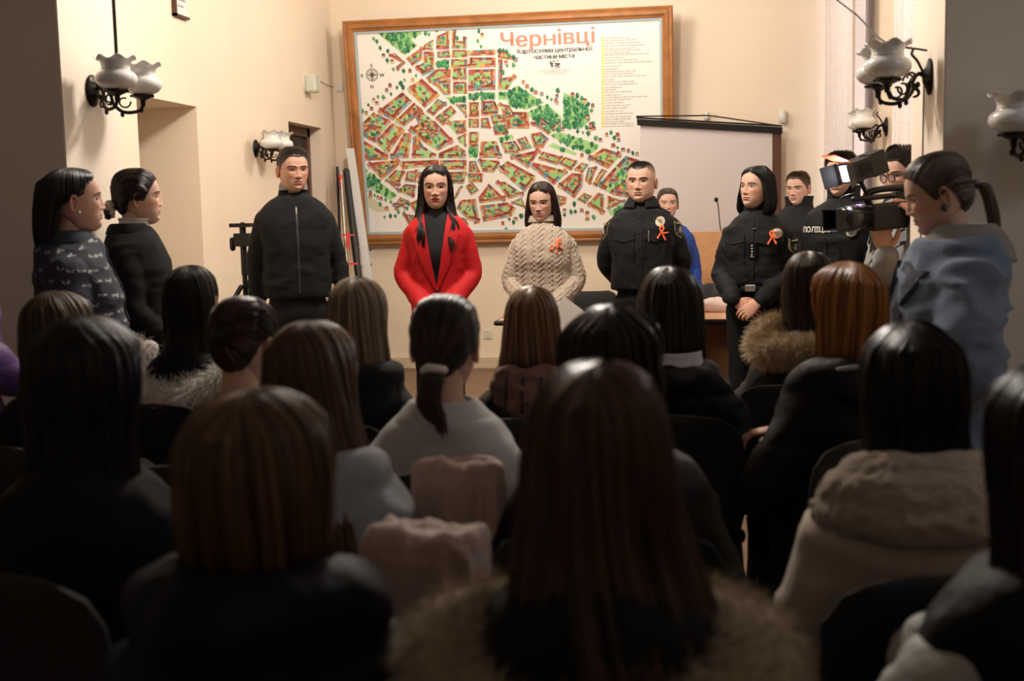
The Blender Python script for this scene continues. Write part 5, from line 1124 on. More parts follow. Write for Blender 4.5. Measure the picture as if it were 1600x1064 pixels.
b = MB(); c = hit(s.bvh, .055, zs-.12, off=.016); b.tube([c+Vector((0, 0, .012)), c+Vector((0, 0, -.05))], .0035, 8); b.build('pen', silver, s.root)
sleeve_patch(s, -1, zs-.10); sleeve_patch(s, 1, zs-.10); s.legs(trous, shoem, .12, 1.05)

# policewoman with clasped hands
loc, H = stand(1182, 259, 6.85, .014); s = Person('policewoman in black jacket with black bob, hands clasped in front', loc, R_(-16), H, True, SK2, head=(-24, -4, 2), hs=.99, wide=1.04, jaw=1.0, lips=(.52, .22, .19), blush=.45)
zs = s.zs; aL = arms_of(s, [(.155, .02, -.035), (.245, .03, -.27), (.085, -.17, -.445)]); aR = mirror(arms_of(s, [(.155, .02, -.035), (.250, .02, -.27), (.105, -.17, -.44)]))
s.body([(aL, 0), (aR, 0)], [(1, (.055, -.205, zs-.475), (-.78, -.12, -.62), (.05, -.95, .30), dict(curl=(.40, .48, .55, .60), thumb=.25, spread=.07, size=.97)), (-1, (-.070, -.180, zs-.468), (.80, -.05, -.58), (-.10, -.96, .24), dict(curl=(.35, .4, .5, .5), thumb=.1, size=.95))], lid=.66, gaze=(-.3, .1), lash=2.0, brow=.95, browc=(.02, .012, .010), browlift=.3)
rows = [(.134, .004, -.052, .055), (.131, .034, -.072, .088), (.112, .064, -.090, .114), (.07, .087, -.100, .128), (.02, .102, -.096, .130), (-.03, .116, -.088, .124), (-.08, .126, -.076, .114), (-.125, .122, -.070, .10), (-.155, .100, -.055, .085)]
s.hair(hair_env(rows, 2300, seed=13, col=(.006, .006, .008), amp=.003, endj=.04, part=.02, a0=[(.2, 0), (.100, .1), (.088, .45), (.07, .72), (.045, .90), (.02, 1.0), (-.04, 1.1), (-.10, 1.0), (-.5, .95)]))
J = s.top('uniform_jacket', police, 1.7, [(aL, 0), (aR, 0)], ar=(.078, .074, .068, .060, .050), hem=H*.60, disp=folds(.008, 7, 15), slim=.98)
garment('cuff', s.root, police, None, [([aL[-1], (.075, -.182, zs-.456)], [.047, .047])], .007, 2); garment('cuff', s.root, police, None, [([aR[-1], (-.092, -.182, zs-.452)], [.046, .046])], .007, 2)
collar('stand_collar', s.root, police, [(zs+.02, .092, .088, .02), (zs+.06, .080, .076, .018), (zs+.105, .076, .073, .014)], .10, th=.008)
for sg in (-1, 1):
    b = MB(); strip(b, s.bvh, [(sg*.10-.065, zs-.10), (sg*.10+.065, zs-.10)], [(sg*.10-.065, zs-.25), (sg*.10+.065, zs-.25)], .005, 6); k = b.build('chest_pocket', police, s.root)
    b = MB(); strip(b, s.bvh, [(sg*.10-.068, zs-.09), (sg*.10, zs-.09), (sg*.10+.068, zs-.09)], [(sg*.10-.068, zs-.13), (sg*.10, zs-.145), (sg*.10+.068, zs-.13)], .010, 5); b.build('pocket_flap', police, k)
b = MB(); strip(b, s.bvh, [(-.02, zs-.01-.04*i) for i in range(11)], [(.02, zs-.01-.04*i) for i in range(11)], .006, 3); b.build('placket', police, s.root)
b = MB(); strip(b, s.bvh, [(-.006, zs-.13), (-.006, zs-.225)], [(.034, zs-.13), (.034, zs-.225)], .014, 4); k = b.build('rank_tab', blackp, s.root); b = MB()
for i in range(4): c = hit(s.bvh, .014, zs-.145-.019*i, off=.018); b.ell(c, (.006, .002, .006), 8, 6)
b.box(hit(s.bvh, .002, zs-.218, off=.02), Vector(hit(s.bvh, .026, zs-.210, off=.017))); b.build('rank_stars', silver, k)
c = hit(s.bvh, .02, zs-.055, off=.010); MB().box(c-Vector((.012, .002, .003)), c+Vector((.012, .002, .003))).build('pin', silver, s.root, smooth=False)
disc_badge(s.root, s.bvh, .135, zs-.085, .028, aspect=1.0); ribbon(s.root, s.bvh, .112, zs-.105, .85, .020, .05); sleeve_patch(s, 1, zs-.16)
garment('belt', s.root, shoem, [(H*.60, s.sw*1.06, -.128, .128), (H*.575, s.sw*1.07, -.132, .13)], (), .008, 1); 
MB().box((-.03, -.150, H*.578), (.03, -.135, H*.600)).build('buckle', silver, s.root, bevel=.003)
s.legs(trous, shoem, .10, .98)

# young officer behind
loc, H = stand(1248, 267, 8.0, .010); s = Person('young policeman with cropped brown hair standing behind the policewoman', loc, R_(-14), H, False, SK2, head=(-14, 6, 0), hs=.93, wide=.98, lips=(.50, .24, .20), blush=.4)
aL = arms_of(s, [(.172, .02, -.035), (.23, .04, -.30), (.22, -.03, -.55)]); aR = mirror(aL)
s.body([(aL, 0), (aR, 0)], [(1, aL[-1], (0, -.1, -1), (1, 0, 0), hk), (-1, aR[-1], (0, -.1, -1), (-1, 0, 0), hk)], lid=.6, brow=.9, browc=(.06, .035, .02))
s.hair(hair_short(n=5500, col=(.10, .058, .032), length=.010, thick=.006, side=.3)); J = s.top('uniform_jacket', police, 1.6, [(aL, 0), (aR, 0)], ar=(.08, .076, .07, .062, .052), disp=folds(.008, 6, 18)); zs = s.zs
collar('stand_collar', s.root, police, [(zs+.02, .10, .095, .02), (zs+.07, .092, .090, .02), (zs+.115, .098, .098, .02)], .45, th=.010)
disc_badge(s.root, s.bvh, .10, zs-.17, .024); ribbon(s.root, s.bvh, .10, zs-.125, .9, .016); s.legs(trous, shoem)
# officer behind the camera light
loc, H = stand(1317, 237, 6.6, .012); s = Person('policeman in black jacket whose eyes are hidden by the camera lamp', loc, R_(-26), H, False, SK2, head=(-6, 4, 0), hs=1.0, wide=1.0, lips=(.48, .22, .18), blush=.35)
aL = arms_of(s, [(.172, .02, -.035), (.235, .04, -.30), (.22, -.03, -.55)]); aR = mirror(aL)
s.body([(aL, 0), (aR, 0)], [(1, aL[-1], (0, -.1, -1), (1, 0, 0), hk), (-1, aR[-1], (0, -.1, -1), (-1, 0, 0), hk)], lid=.6)
s.hair(hair_short(n=5500, col=(.035, .022, .015), length=.018, thick=.010, side=.4)); J = s.top('uniform_jacket', police, 1.7, [(aL, 0), (aR, 0)], ar=(.082, .078, .07, .062, .052), disp=folds(.008, 6, 21)); zs = s.zs
collar('stand_collar', s.root, police, [(zs+.02, .10, .095, .02), (zs+.07, .090, .088, .02), (zs+.12, .096, .096, .02)], .35, th=.010)
disc_badge(s.root, s.bvh, .10, zs-.135, .026, aspect=1.0); decal_text(s.root, s.bvh, 'ПОЛІЦІЯ', -.095, zs-.135, .040, white_thr, name='chest_lettering')
for sg in (-1, 1): b = MB(); strip(b, s.bvh, [(sg*.10-.065, zs-.17), (sg*.10+.065, zs-.17)], [(sg*.10-.065, zs-.31), (sg*.10+.065, zs-.31)], .005, 6); b.build('chest_pocket', police, s.root)
s.legs(trous, shoem)
# man half hidden behind the operator
loc, H = stand(1413, 226, 6.15, .012); s = Person('dark haired man mostly hidden behind the bespectacled camera operator', loc, R_(-80), H, False, SK1, head=(-10, 0, 0), hs=.98)
aL = arms_of(s, [(.172, .02, -.035), (.23, .04, -.30), (.22, -.03, -.55)]); aR = mirror(aL)
s.body([(aL, 0), (aR, 0)], [(1, aL[-1], (0, -.1, -1), (1, 0, 0), hk), (-1, aR[-1], (0, -.1, -1), (-1, 0, 0), hk)])
s.hair(hair_short(n=4000, col=(.02, .014, .010), length=.014, thick=.009)); s.top('dark_jacket', police, 1.4, [(aL, 0), (aR, 0)], disp=folds(.007, 6, 22)); s.legs(trous, shoem)
# girl in blue behind the policeman
loc, H = stand(1043, 293, 8.55, .012); s = Person('girl in blue top peeking from behind the policeman', loc, R_(2), H, True, SK2, head=(4, 0, 0), hs=.92, blush=.4)
aL = arms_of(s, [(.15, .02, -.035), (.215, .04, -.27), (.20, -.03, -.50)]); aR = mirror(aL)
s.body([(aL, 0), (aR, 0)], [(1, aL[-1], (0, -.1, -1), (1, 0, 0), hk), (-1, aR[-1], (0, -.1, -1), (-1, 0, 0), hk)], lid=.6, brow=.9, browc=(.06, .035, .02))
s.hair(hair_pulled((0, .11, .03), 1500, 5, (.055, .034, .022), (.10, .07, .045), tail=[(0, .11, .03), (0, .145, .0), (0, .14, -.10), (0, .12, -.2)])); s.top('blue_sweatshirt', mat('royal_blue_fleece', (.02, .07, .38), .85, bump=.2, bscale=200), 1.5, [(aL, 0), (aR, 0)], disp=folds(.006, 6, 23)); s.legs(trous, shoem, .09, .85)

# --- camera operator with the video camera
loc, H = stand(1424, 229, 5.6, .012); OPR = R_(-62); s = Person('camera operator in grey printed hoodie and glasses aiming a video camera', loc, OPR, H, False, SK1, head=(-4, 10, 0), hs=1.0, wide=1.0, stubble=.55, nose=1.15, lips=(.40, .20, .18))
zs = s.zs
cp = P(1390, 335, 5.36)                                                     # the camera body centre
Mi = Matrix.Rotation(-OPR, 3, 'Z'); cl = Mi @ (cp-Vector(loc)); CLx, CLy, CLz = cl
aR = [(-.155, .02, zs-.08), (-.17, -.08, zs-.38), (CLx-.02, CLy+.0, CLz-.19)]; aL = [(.155, .02, zs-.08), (.24, -.12, zs-.26), (CLx+.10, CLy+.10, CLz+.0)]
s.body([(aL, 0), (aR, 0)], [(-1, (CLx-.02, CLy-.005, CLz-.165), (.0, -.25, .9), (-.9, .35, 0), dict(curl=(.45, .5, .55, .6), thumb=-.1, spread=.12, size=1.05)), (1, (CLx+.09, CLy+.09, CLz+.0), (-.55, -.6, .55), (.5, .1, .8), dict(curl=(.5, .6, .7, .8)))], lid=.5, gaze=(0, -.3), brow=1.0, browc=(.05, .04, .03))
s.hair(hair_short(n=5500, col=(.05, .042, .035), col2=(.16, .15, .14), length=.026, sweep=(.2, -.9, .0), thick=.010, side=.45, rad=.0008))
hood = mat('grey_marl_fleece', (.27, .27, .26), .9, bump=.3, bscale=260, sheen=.25, var=.06, vscale=90)
J = s.top('hoodie', hood, 2.0, [(aL, 0), (aR, 0)], ar=(.085, .082, .072, .062, .048), disp=folds(.010, 6, 25), extra=lambda b: b.tube(catmull([(-.10, -.02, zs+.02), (-.10, .08, zs+.06), (0, .15, zs+.05), (.10, .08, zs+.06), (.10, -.02, zs+.02)], 6), .045, 14))
b = MB(); rr = random.Random(3)
for _ in range(16):
    x = rr.uniform(-.13, .13); z = zs-.20+rr.uniform(-.10, .08); a = rr.uniform(-.9, .9); l = rr.uniform(.05, .10); w_ = rr.uniform(.012, .022); ux, uz = math.cos(a+.9), math.sin(a+.9)
    strip(b, s.bvh, [(x-uz*w_/2, z+ux*w_/2), (x+ux*l-uz*w_/3, z+uz*l+ux*w_/3)], [(x+uz*w_/2, z-ux*w_/2), (x+ux*l+uz*w_/4, z+uz*l-ux*w_/4)], .004, 3, th=.002)
b.build('chest_print', blackcloth, J, smooth=False)
b = MB(); strip(b, s.bvh, [(-.16+.025*i, zs+.02-.05*i) for i in range(9)], [(-.12+.025*i, zs+.035-.05*i) for i in range(9)], .012, 3); b.build('camera_strap', blackp, s.root)
s.legs(mat('dark_jeans', (.02, .025, .04), .85, bump=.3), shoem)
b = MB()
for sg in (-1, 1):
    th = np.linspace(0, 2*math.pi, 25); x = sg*.034+.027*np.sign(np.cos(th))*np.abs(np.cos(th))**.7; z = .002+.019*np.sign(np.sin(th))*np.abs(np.sin(th))**.7; b.tube(np.stack([x, -.109+.10*(x**2)*4, z], 1), .0022, 6, round_=False, caps=False)
    b.tube([(sg*.062, -.102, .010), (sg*.074, -.03, .012), (sg*.076, .02, .004)], .0022, 6)
b.tube([(-.009, -.111, .006), (0, -.113, .009), (.009, -.111, .006)], .002, 6); o = b.build('glasses_frame', blackp, s.root); o.data.transform(s.HM)
b = MB()
for sg in (-1, 1): b.ell((sg*.034, -.107, .002), (.025, .0012, .017), 20, 8)
o = b.build('glasses_lenses', mat('lens_glass', (.85, .82, .95), .05, trans=1), o and s.root); o.data.transform(s.HM)
# camera
CR = OPR-R_(4); t = thing('video_camera', 'black shoulder video camera with a lit lamp held by the operator', 'video camera', tuple(cp), CR); t.rotation_euler = (R_(4), 0, CR)
MB().box((-.055, -.12, -.065), (.055, .20, .055)).box((-.048, .20, -.05), (.048, .27, .03)).build('camera_body', blackp, t, bevel=.012)
My = Matrix.Rotation(R_(90), 4, 'X')
MB().lathe([(0, .10), (.048, .10), (.050, .16), (.058, .165), (.058, .22), (.052, .225), (.052, .25), (.045, .25), (.040, .24), (0, .235)], M=My, n=32).build('lens_barrel', mat('satin_black', (.015, .015, .016), .3), t)
b = MB(); 
for i in range(4):
    a = i*math.pi/2; 
b.loft([[(sx*w_, y, sz*h) for sx, sz in ((-1, -1), (1, -1), (1, 1), (-1, 1))] for y, w_, h in ((-.235, .048, .040), (-.305, .060, .048), (-.30, .054, .043), (-.24, .043, .036))], caps=False); b.build('lens_hood', blackp, t, smooth=False)
MB().tube(catmull([(0, -.10, .055), (0, -.115, .095), (0, -.06, .115), (0, .08, .115), (0, .17, .105), (0, .20, .05)], 6), .015, 12).build('top_handle', blackp, t)
MB().tube([(.035, -.20, .085), (.035, .0, .085)], .012, 12).build('shotgun_microphone', blackm, t)
MB().box((-.03, .25, .0), (.03, .33, .055)).build('viewfinder', blackp, t, bevel=.006); MB().box((-.05, .05, .055), (-.02, .10, .10)).build('receiver', blackp, t, bevel=.006)
MB().box((-.115, -.10, -.03), (-.060, -.088, .055)).build('side_display', mat('display_glow', (.45, .25, 1), .3, emit=2.0), t, smooth=False)
MB().tube(catmull([(.03, -.14, .07), (.05, -.20, .11), (.04, -.27, .09), (.05, -.22, .03), (.056, -.1, .02)], 6), .003, 6).build('cable', blackp, t)
b = MB(); b.tube([(0, -.11, .10), (0, -.14, .165)], .010, 10).ell((0, -.14, .165), (.018, .018, .018), 12, 8); b.build('lamp_bracket', blackm, t)
lp = bpy.data.objects.new('camera_lamp', None); COL.objects.link(lp); lp.parent = t; lp.location = (0, -.09, .225); lp.rotation_euler = (R_(10), 0, R_(14))
bpy.data.objects.remove(lp)
LM = Matrix.Translation((0, -.15, .215)) @ Matrix.Rotation(R_(6), 4, 'Z') @ Matrix.Rotation(R_(14), 4, 'X')
b = MB(); b.box((-.055, -.06, -.045), (.055, .05, .045), M=LM).box((-.045, .05, -.055), (.045, .13, .05), M=LM)
for k in range(6): b.box((-.058, -.03+k*.012, -.03), (.058, -.026+k*.012, .03), M=LM)
hd = b.build('lamp_head', blackp, t, bevel=.004)
MB().box((-.040, -.0625, -.036), (.040, -.0605, .036), M=LM).build('led_panel', mat('led_light', (.92, .95, 1), .3, emit=14), hd, smooth=False)
for sg in (-1, 1):
    b = MB(); b.loft([[tuple(LM @ Vector(q)) for q in ((sg*x, y, -.05), (sg*x, y, .05), (sg*(x+.003), y, .05), (sg*(x+.003), y, -.05))] for x, y in ((.055, -.06), (.095, -.125))]); b.build('barn_door', blackp, hd, smooth=False)
b = MB(); b.loft([[tuple(LM @ Vector(q)) for q in ((-.05, y, z), (.05, y, z), (.05, y, z+.004), (-.05, y, z+.004))] for y, z in ((-.055, .048), (-.13, .105))]); b.build('orange_flap', mat('orange_filter', (.9, .13, .05), .5), hd, smooth=False)
la = bpy.data.lights.new('camera_lamp_light', 'AREA'); la.size = .07; la.energy = 3.0; la.color = (.86, .88, 1); lo = bpy.data.objects.new('camera_lamp_light', la); COL.objects.link(lo); lo.parent = t
lo.matrix_local = LM @ Matrix.Translation((0, -.07, 0)) @ Matrix.Rotation(R_(-90), 4, 'X')

# --- woman in patterned navy shirt (left), in profile
loc, H = stand(106, 259, 4.38, .016); s = Person('woman in navy shirt with small white bird print, standing left', loc, R_(118), H, True, SK1, head=(4, -2, 0), hs=.98, wide=1.0, jaw=1.06, lips=(.42, .16, .15), blush=.3)
zs = s.zs; aL = arms_of(s, [(.155, .02, -.035), (.225, .02, -.29), (.12, -.15, -.42)]); aR = mirror(aL)
s.body([(aL, 0), (aR, 0)], [(1, aL[-1], (-.9, -.3, 0), (0, -.5, .9), hk), (-1, aR[-1], (.9, -.3, 0), (0, -.5, .9), hk)], lid=.6, lash=2)
rows = [(.128, .004, -.052, .055), (.125, .030, -.066, .09), (.106, .060, -.084, .116), (.07, .082, -.094, .134), (.02, .090, -.094, .146), (-.04, .094, -.05, .156), (-.10, .094, -.02, .160), (-.155, .090, -.01, .158), (-.185, .082, .0, .150)]
s.hair(hair_env(rows, 2200, seed=14, col=(.008, .006, .007), amp=.0015, endj=.02, a0=[(.2, 0), (.1, .1), (.086, .45), (.07, .70), (.045, .92), (.03, 1.05), (.015, 1.25), (0, 1.62), (-.03, 1.72), (-.5, 1.7)]))
def birdprint(me):
    n = len(me.vertices); v = vco(me); c = np.tile((.018, .024, .040), (n, 1)); rs = np.random.RandomState(4); ids = []
    for i in rs.permutation(n)[:6000]:
        if all(np.abs(v[i]-v[j]).max() > .036 for j in ids): ids.append(i)
        if len(ids) > 330: break
    for i in ids:
        p = v[i]; a = rs.rand()*.9-.45; d = v-p; m = (np.abs(d) < .016).all(1); q = d[m]; u = (q[:, 0]+q[:, 1])*.7; z = q[:, 2]
        hit_ = ((np.abs(z-np.abs(u)*1.1+.003) < .0030) & (np.abs(u) < .011)); idx = np.where(m)[0][hit_]; c[idx] = (.42, .45, .47)
    ca = me.color_attributes.new('Col', 'FLOAT_COLOR', 'POINT'); ca.data.foreach_set('color', np.hstack([c, np.ones((n, 1))]).ravel())
bm_ = mat('bird_print_cotton', (.02, .03, .05), .8, attr=True, bump=.2, bscale=200)
J = s.top('patterned_shirt', bm_, 2.2, [(aL, 0), (aR, 0)], ar=(.090, .092, .078, .066, .050), hem=H*.44, disp=folds(.009, 6, 31), vox=.0055, sm=8, belly=.03); birdprint(J.data)
collar('shirt_collar', s.root, mat('navy_cotton', (.018, .024, .040), .8), [(zs+.03, .092, .088, .02), (zs+.065, .080, .078, .018), (zs+.05, .092, .092, .018), (zs+.02, .105, .104, .016)], .35)
b = MB(); strip(b, s.bvh, [(-.02, zs-.04*i) for i in range(15)], [(.02, zs-.04*i) for i in range(15)], .006, 3); b.build('placket', MATS['navy_cotton'], s.root)
for sg in (-1, 1): o = MB().ell((sg*.083, -.004, -.044), (.005, .006, .007), 10, 8).build('earring', silver, s.root); o.data.transform(s.HM)
s.legs(trous, shoem, .10, 1.1)
# --- young woman in black with a bun and scrunchie
loc, H = stand(206, 263, 5.05, .014); s = Person('young woman in black jacket with low bun and pale scrunchie, in profile', loc, R_(112), H, True, SK2, head=(8, 0, 0), hs=.96, wide=.95, lips=(.48, .22, .2), blush=.35, nose=.95)
zs = s.zs; aL = arms_of(s, [(.150, .02, -.035), (.205, .02, -.27), (.08, -.14, -.46)]); aR = mirror(aL)
s.body([(aL, 0), (aR, 0)], [(1, aL[-1], (-.9, -.3, -.2), (0, -.6, .8), hk), (-1, aR[-1], (.9, -.3, -.2), (0, -.6, .8), hk)], lid=.6, lash=1.6, browc=(.03, .018, .012))
s.hair(hair_pulled((0, .118, -.055), 2200, 6, (.022, .012, .009), thick=.012, bun=.030, tailn=10))
th = np.linspace(0, 2*math.pi, 50); o = MB().tube(np.stack([(.024+.005*np.sin(th*9))*np.cos(th), .122+.012*np.sin(th*7), -.048+(.028+.005*np.sin(th*11))*np.sin(th)], 1), .012, 8, round_=False, caps=False).build('scrunchie', mat('cream_satin', (.55, .45, .36), .4), s.root); o.data.transform(s.HM)
J = s.top('black_jacket', blackcloth, 1.5, [(aL, 0), (aR, 0)], ar=(.072, .068, .062, .056, .046), hem=H*.48, disp=folds(.006, 6, 33))
collar('jacket_collar', s.root, blackcloth, [(zs+.02, .095, .09, .02), (zs+.06, .078, .075, .02), (zs+.05, .090, .088, .02), (zs+.02, .104, .10, .02)], .6)
collar('blouse_frill', s.root, mat('white_lace', (.7, .66, .6), .8), [(zs+.03, .070, .068, .005), (zs+.07, .062, .062, .004), (zs+.085, .068, .070, .0)], .0, wob=.003)
s.legs(trous, shoem, .09, .85)
# --- woman in grey blue coat, right, looking down
loc, H = stand(1492, 236, 3.72, .012); s = Person('woman in oversized grey-blue coat with fair ponytail, looking down at right', loc, R_(-99), H, True, SK2, head=(6, 17, 0), hs=1.0, wide=1.02, jaw=1.05, lips=(.50, .24, .21), blush=.35, hpos=(0, -.05, H-.125))
zs = s.zs = H-.318; aL = arms_of(s, [(.165, .03, -.035), (.24, .03, -.31), (.14, -.12, -.50)]); aR = mirror(aL)
s.body([(aL, 0), (aR, 0)], [(1, aL[-1], (-.8, -.5, -.2), (0, -.5, .8), hk), (-1, aR[-1], (.8, -.5, -.2), (0, -.5, .8), hk)], lid=.5, gaze=(0, -.7), lash=1.5, browc=(.07, .045, .035))
tl = [(0, .115, .0), (0, .142, -.025), (.0, .140, -.12), (.0, .110, -.24), (.0, .07, -.35)]
s.hair(hair_pulled((0, .112, .005), 2600, 8, (.075, .052, .042), (.19, .14, .115), thick=.012, tail=tl, tailn=700, tailr=.024, K=18))
o = MB().ell((0, .122, -.002), (.016, .012, .018), 16, 10).build('hair_tie', mat('glitter_tie', (.35, .28, .35), .3, metal=.6, bump=.8, bscale=400), s.root); o.data.transform(s.HM)
for sg in (-1, 1): o = MB().ell((sg*.085, -.002, -.042), (.006, .011, .011), 14, 8).build('earring', mat('grey_stone', (.06, .055, .05), .3), s.root); o.data.transform(s.HM)
coat = mat('grey_blue_wool', (.16, .21, .31), .95, bump=.5, bscale=340, sheen=.35, var=.10, vscale=120)
J = s.top('wool_coat', coat, 3.4, [(aL, 0), (aR, 0)], ar=(.105, .112, .105, .092, .078), hem=.55, disp=folds(.024, 5.6, 35, (1, 1, 1.7), .35), slim=1.05, vox=.010, sm=7, extra=lambda b: b.tube(catmull([(-.09, -.06, zs-.01), (-.12, .05, zs+.02), (0, .12, zs+.015), (.12, .05, zs+.02), (.09, -.06, zs-.01)], 6), .030, 14))
grey = mat('grey_wool_lining', (.24, .22, .215), .9, bump=.3, bscale=300, sheen=.2)
collar('coat_collar', s.root, grey, [(zs+.02, .110, .105, .02), (zs+.080, .080, .083, .028), (zs+.092, .083, .088, .03), (zs+.065, .105, .115, .03), (zs+.025, .128, .138, .03), (zs-.02, .15, .155, .025)], .5, th=.010)
b = MB()
for sg in (-1, 1): strip(b, s.bvh, [(sg*.05, zs-.02), (sg*.04, zs-.2), (sg*.02, zs-.4)], [(sg*.15, zs-.05), (sg*.16, zs-.14), (sg*.02, zs-.42)], .014, 6, th=.006)
b.build('lapel', mat('dark_navy_lining', (.03, .04, .06), .8), J)
collar('scarf', s.root, grey, [(zs+.01, .085, .08, .0), (zs+.05, .078, .075, .0), (zs+.075, .080, .08, .0)], .0, th=.012)
s.legs(trous, shoem, .10, 1)
# --- person in purple at the left edge
loc, H = (lambda p: ((p.x, p.y, 0), 1.66))(P(-112, 300, 3.7)); s = Person('person in purple jacket with orange ribbon, cut by the left edge', loc, R_(150), H, True, SK1, head=(0, 0, 0))
zs = s.zs; aL = arms_of(s, [(.155, .02, -.035), (.25, .02, -.28), (.20, -.16, -.42)]); aR = mirror(aL)
s.body([(aL, 0), (aR, 0)], [(1, aL[-1], (-.7, -.6, -.2), (0, -.5, .8), hk), (-1, aR[-1], (.7, -.6, -.2), (0, -.5, .8), hk)])
s.hair(hair_env([(.130, .004, -.052, .055), (.126, .030, -.070, .085), (.106, .060, -.088, .108), (.07, .082, -.098, .120), (.02, .09, -.094, .118), (-.04, .095, -.082, .108), (-.13, .098, -.070, .11)], 1200, seed=19, col=(.05, .03, .02)))
s.top('purple_jacket', mat('purple_nylon', (.075, .025, .16), .55, bump=.3, bscale=60), 2.4, [(aL, 0), (aR, 0)], ar=(.09, .088, .08, .07, .056), disp=folds(.014, 5.5, 41)); 
b_ = s.bvh; c = hit(b_, 0, 0, (-.9, .0, 0), .012, (.9, .0, zs-.12)); MB().tube([c+Vector((.0, -.02, .03)), c+Vector((.004, .0, -.0)), c+Vector((0, .02, -.035))], .008, 6).tube([c+Vector((0, .02, .03)), c, c+Vector((0, -.02, -.035))], .008, 6).build('ribbon', RUST, s.root)
s.legs(trous, shoem)
# ================================================================== SEATED AUDIENCE (backs to the camera)
puff = mat('black_puffer_nylon', (.005, .005, .006), .62, bump=.35, bscale=45, spec=.2)
navy = mat('navy_puffer_nylon', (.004, .006, .014), .65, bump=.35, bscale=45, spec=.15)
denim = mat('dark_denim', (.012, .015, .025), .85, bump=.3, bscale=200, spec=.2)
greysw = mat('light_grey_fleece', (.47, .47, .475), .9, bump=.35, bscale=260, sheen=.2)
greyhd = mat('mid_grey_fleece', (.25, .26, .28), .9, bump=.35, bscale=260, sheen=.2)
shearl = mat('beige_suede', (.58, .49, .41), .9, bump=.3, bscale=160, sheen=.3, var=.05, vscale=20)
teddy = mat('beige_shearling', (.50, .40, .32), .95, bump=1.0, bscale=220, sheen=.4, var=.12, vscale=70)
def seated(px, py, D, label, rz=180, head=(0, 0, 0), jm=blackcloth, bulk=1.4, dsp=None, hs=1.0, off=.016, skin=SK1, slim=1.0, elbow=.225, wrist=None, ex=None, jname='jacket', neck=.066, chair=True, vox=.012, handk=None, hdir=(-.5, -.8, -.1), chairkw={}, sm=5):
    p = P(px, py, D); s = Person(label, (p.x, p.y, 0), R_(rz), p.z-off, True, skin, head=head, hs=hs, seated=True, hpos=(0, -.03, p.z-off-.118*hs)); zs = s.zs
    aL = [(.125, .02, zs-.085), (elbow*.93, -.0, zs-.29), wrist or (.10, -.22, .68)]; aR = [(-x, y, z) for x, y, z in aL[:2]]+[(-.10, -.22, .68)]
    hk2 = dict(curl=(.3, .35, .4, .4))
    s.body([(aL, 0), (aR, 0)], [(1, tuple(np.array(aL[-1])+np.array(hdir)*.03), hdir, (.1, -.1, 1), handk or hk2), (-1, aR[-1], (.5, -.8, -.1), (-.1, -.1, 1), hk2)], vox=.012)
    s.top(jname, jm, bulk, [(aL, 0), (aR, 0)], ar=(.078, .076, .068, .060, .05), hem=.485, disp=dsp or folds(.008, 6, px % 37), vox=vox, slim=slim, extra=(lambda b: ex(b, zs)) if ex else None, neck=neck, sm=sm)
    seat_legs(s, denim, shoem)
    if chair: make_chair(chair if isinstance(chair, str) else 'black chair under the '+label.replace('seated ', ''), p.x, p.y-.0, R_(rz), group='black chairs of the seated audience', **chairkw)
    return s
def neckroll(r=.045, w_=.10, z=.045, b0=.12):
    return lambda b, zs: b.tube(catmull([(-w_*.8, -.05, zs+z-.05), (-w_, .04, zs+z-.01), (0, b0, zs+z), (w_, .04, zs+z-.01), (w_*.8, -.05, zs+z-.05)], 6), r, 14)
def hoodback(r=.06, drop=.10):
    def f(b, zs):
        b.tube(catmull([(-.10, -.03, zs+.02), (-.11, .07, zs+.03), (0, .145, zs+.02), (.11, .07, zs+.03), (.10, -.03, zs+.02)], 6), r*.8, 14)
        b.tube(catmull([(-.10, .09, zs+.0), (-.06, .15, zs-drop*.7), (0, .165, zs-drop), (.06, .15, zs-drop*.7), (.10, .09, zs+.0)], 6), r*.85, 14)
    return f
def straight(zend, w=.085, yb=.12, fr=-.09, flare=.0, back=.02, mid=None):
    L = [(.131, .004, -.052, .055), (.127, .030, -.070, .087), (.110, .058, -.088, .110), (.075, w-.006, -.098, .122), (.03, w+.003, fr-.008, .126), (-.03, w+.004, fr+.01, .122), (-.09, w, fr+.04, .116)]
    z = -.09
    while z-.08 > zend: z -= .08; t = (z+.09)/(zend+.09); L.append((z, w+flare*t, fr+.05+.02*t, .116+back*t+(.02 if z < -.2 else 0)))
    L.append((zend, w+flare-.012, fr+.06, .116+back+.01)); return L
OPENB = [(.2, 0), (.090, 0), (.082, .30), (.072, .55), (.055, .82), (.03, .98), (0, 1.15), (-.04, 1.25), (-.09, 1.2), (-.5, 1.2)]
# ---- front row
s = seated(292, 413, 4.0, 'seated black haired girl with white fur hood trim on her shoulders', rz=176, head=(6, 0, 0), jm=blackcloth)
s.hair(hair_env(straight(-.26, .084), 1900, seed=31, col=(.010, .007, .006), amp=.003, a0=OPENB), upright=False)
zs = s.zs; v, q, c = fur_geo([(-.16, -.0, zs+.02), (-.20, .08, zs-.03), (-.12, .155, zs-.09), (.02, .175, zs-.12), (.13, .155, zs-.08), (.215, .08, zs-.0), (.17, -.02, zs+.04)], [.035, .05, .055, .058, .055, .05, .035], 6500, .055, (.74, .69, .62), 5, (0, .2, -.5), .0009, col2=(.88, .84, .78)); fast_mesh('fur_trim', v, q, c, furm, s.root)
s = seated(553, 431, 3.6, 'seated girl with straight ash blonde hair and black hooded jacket', rz=176, head=(4, 0, 0), jm=blackcloth, bulk=1.6, ex=hoodback(.055, .09))
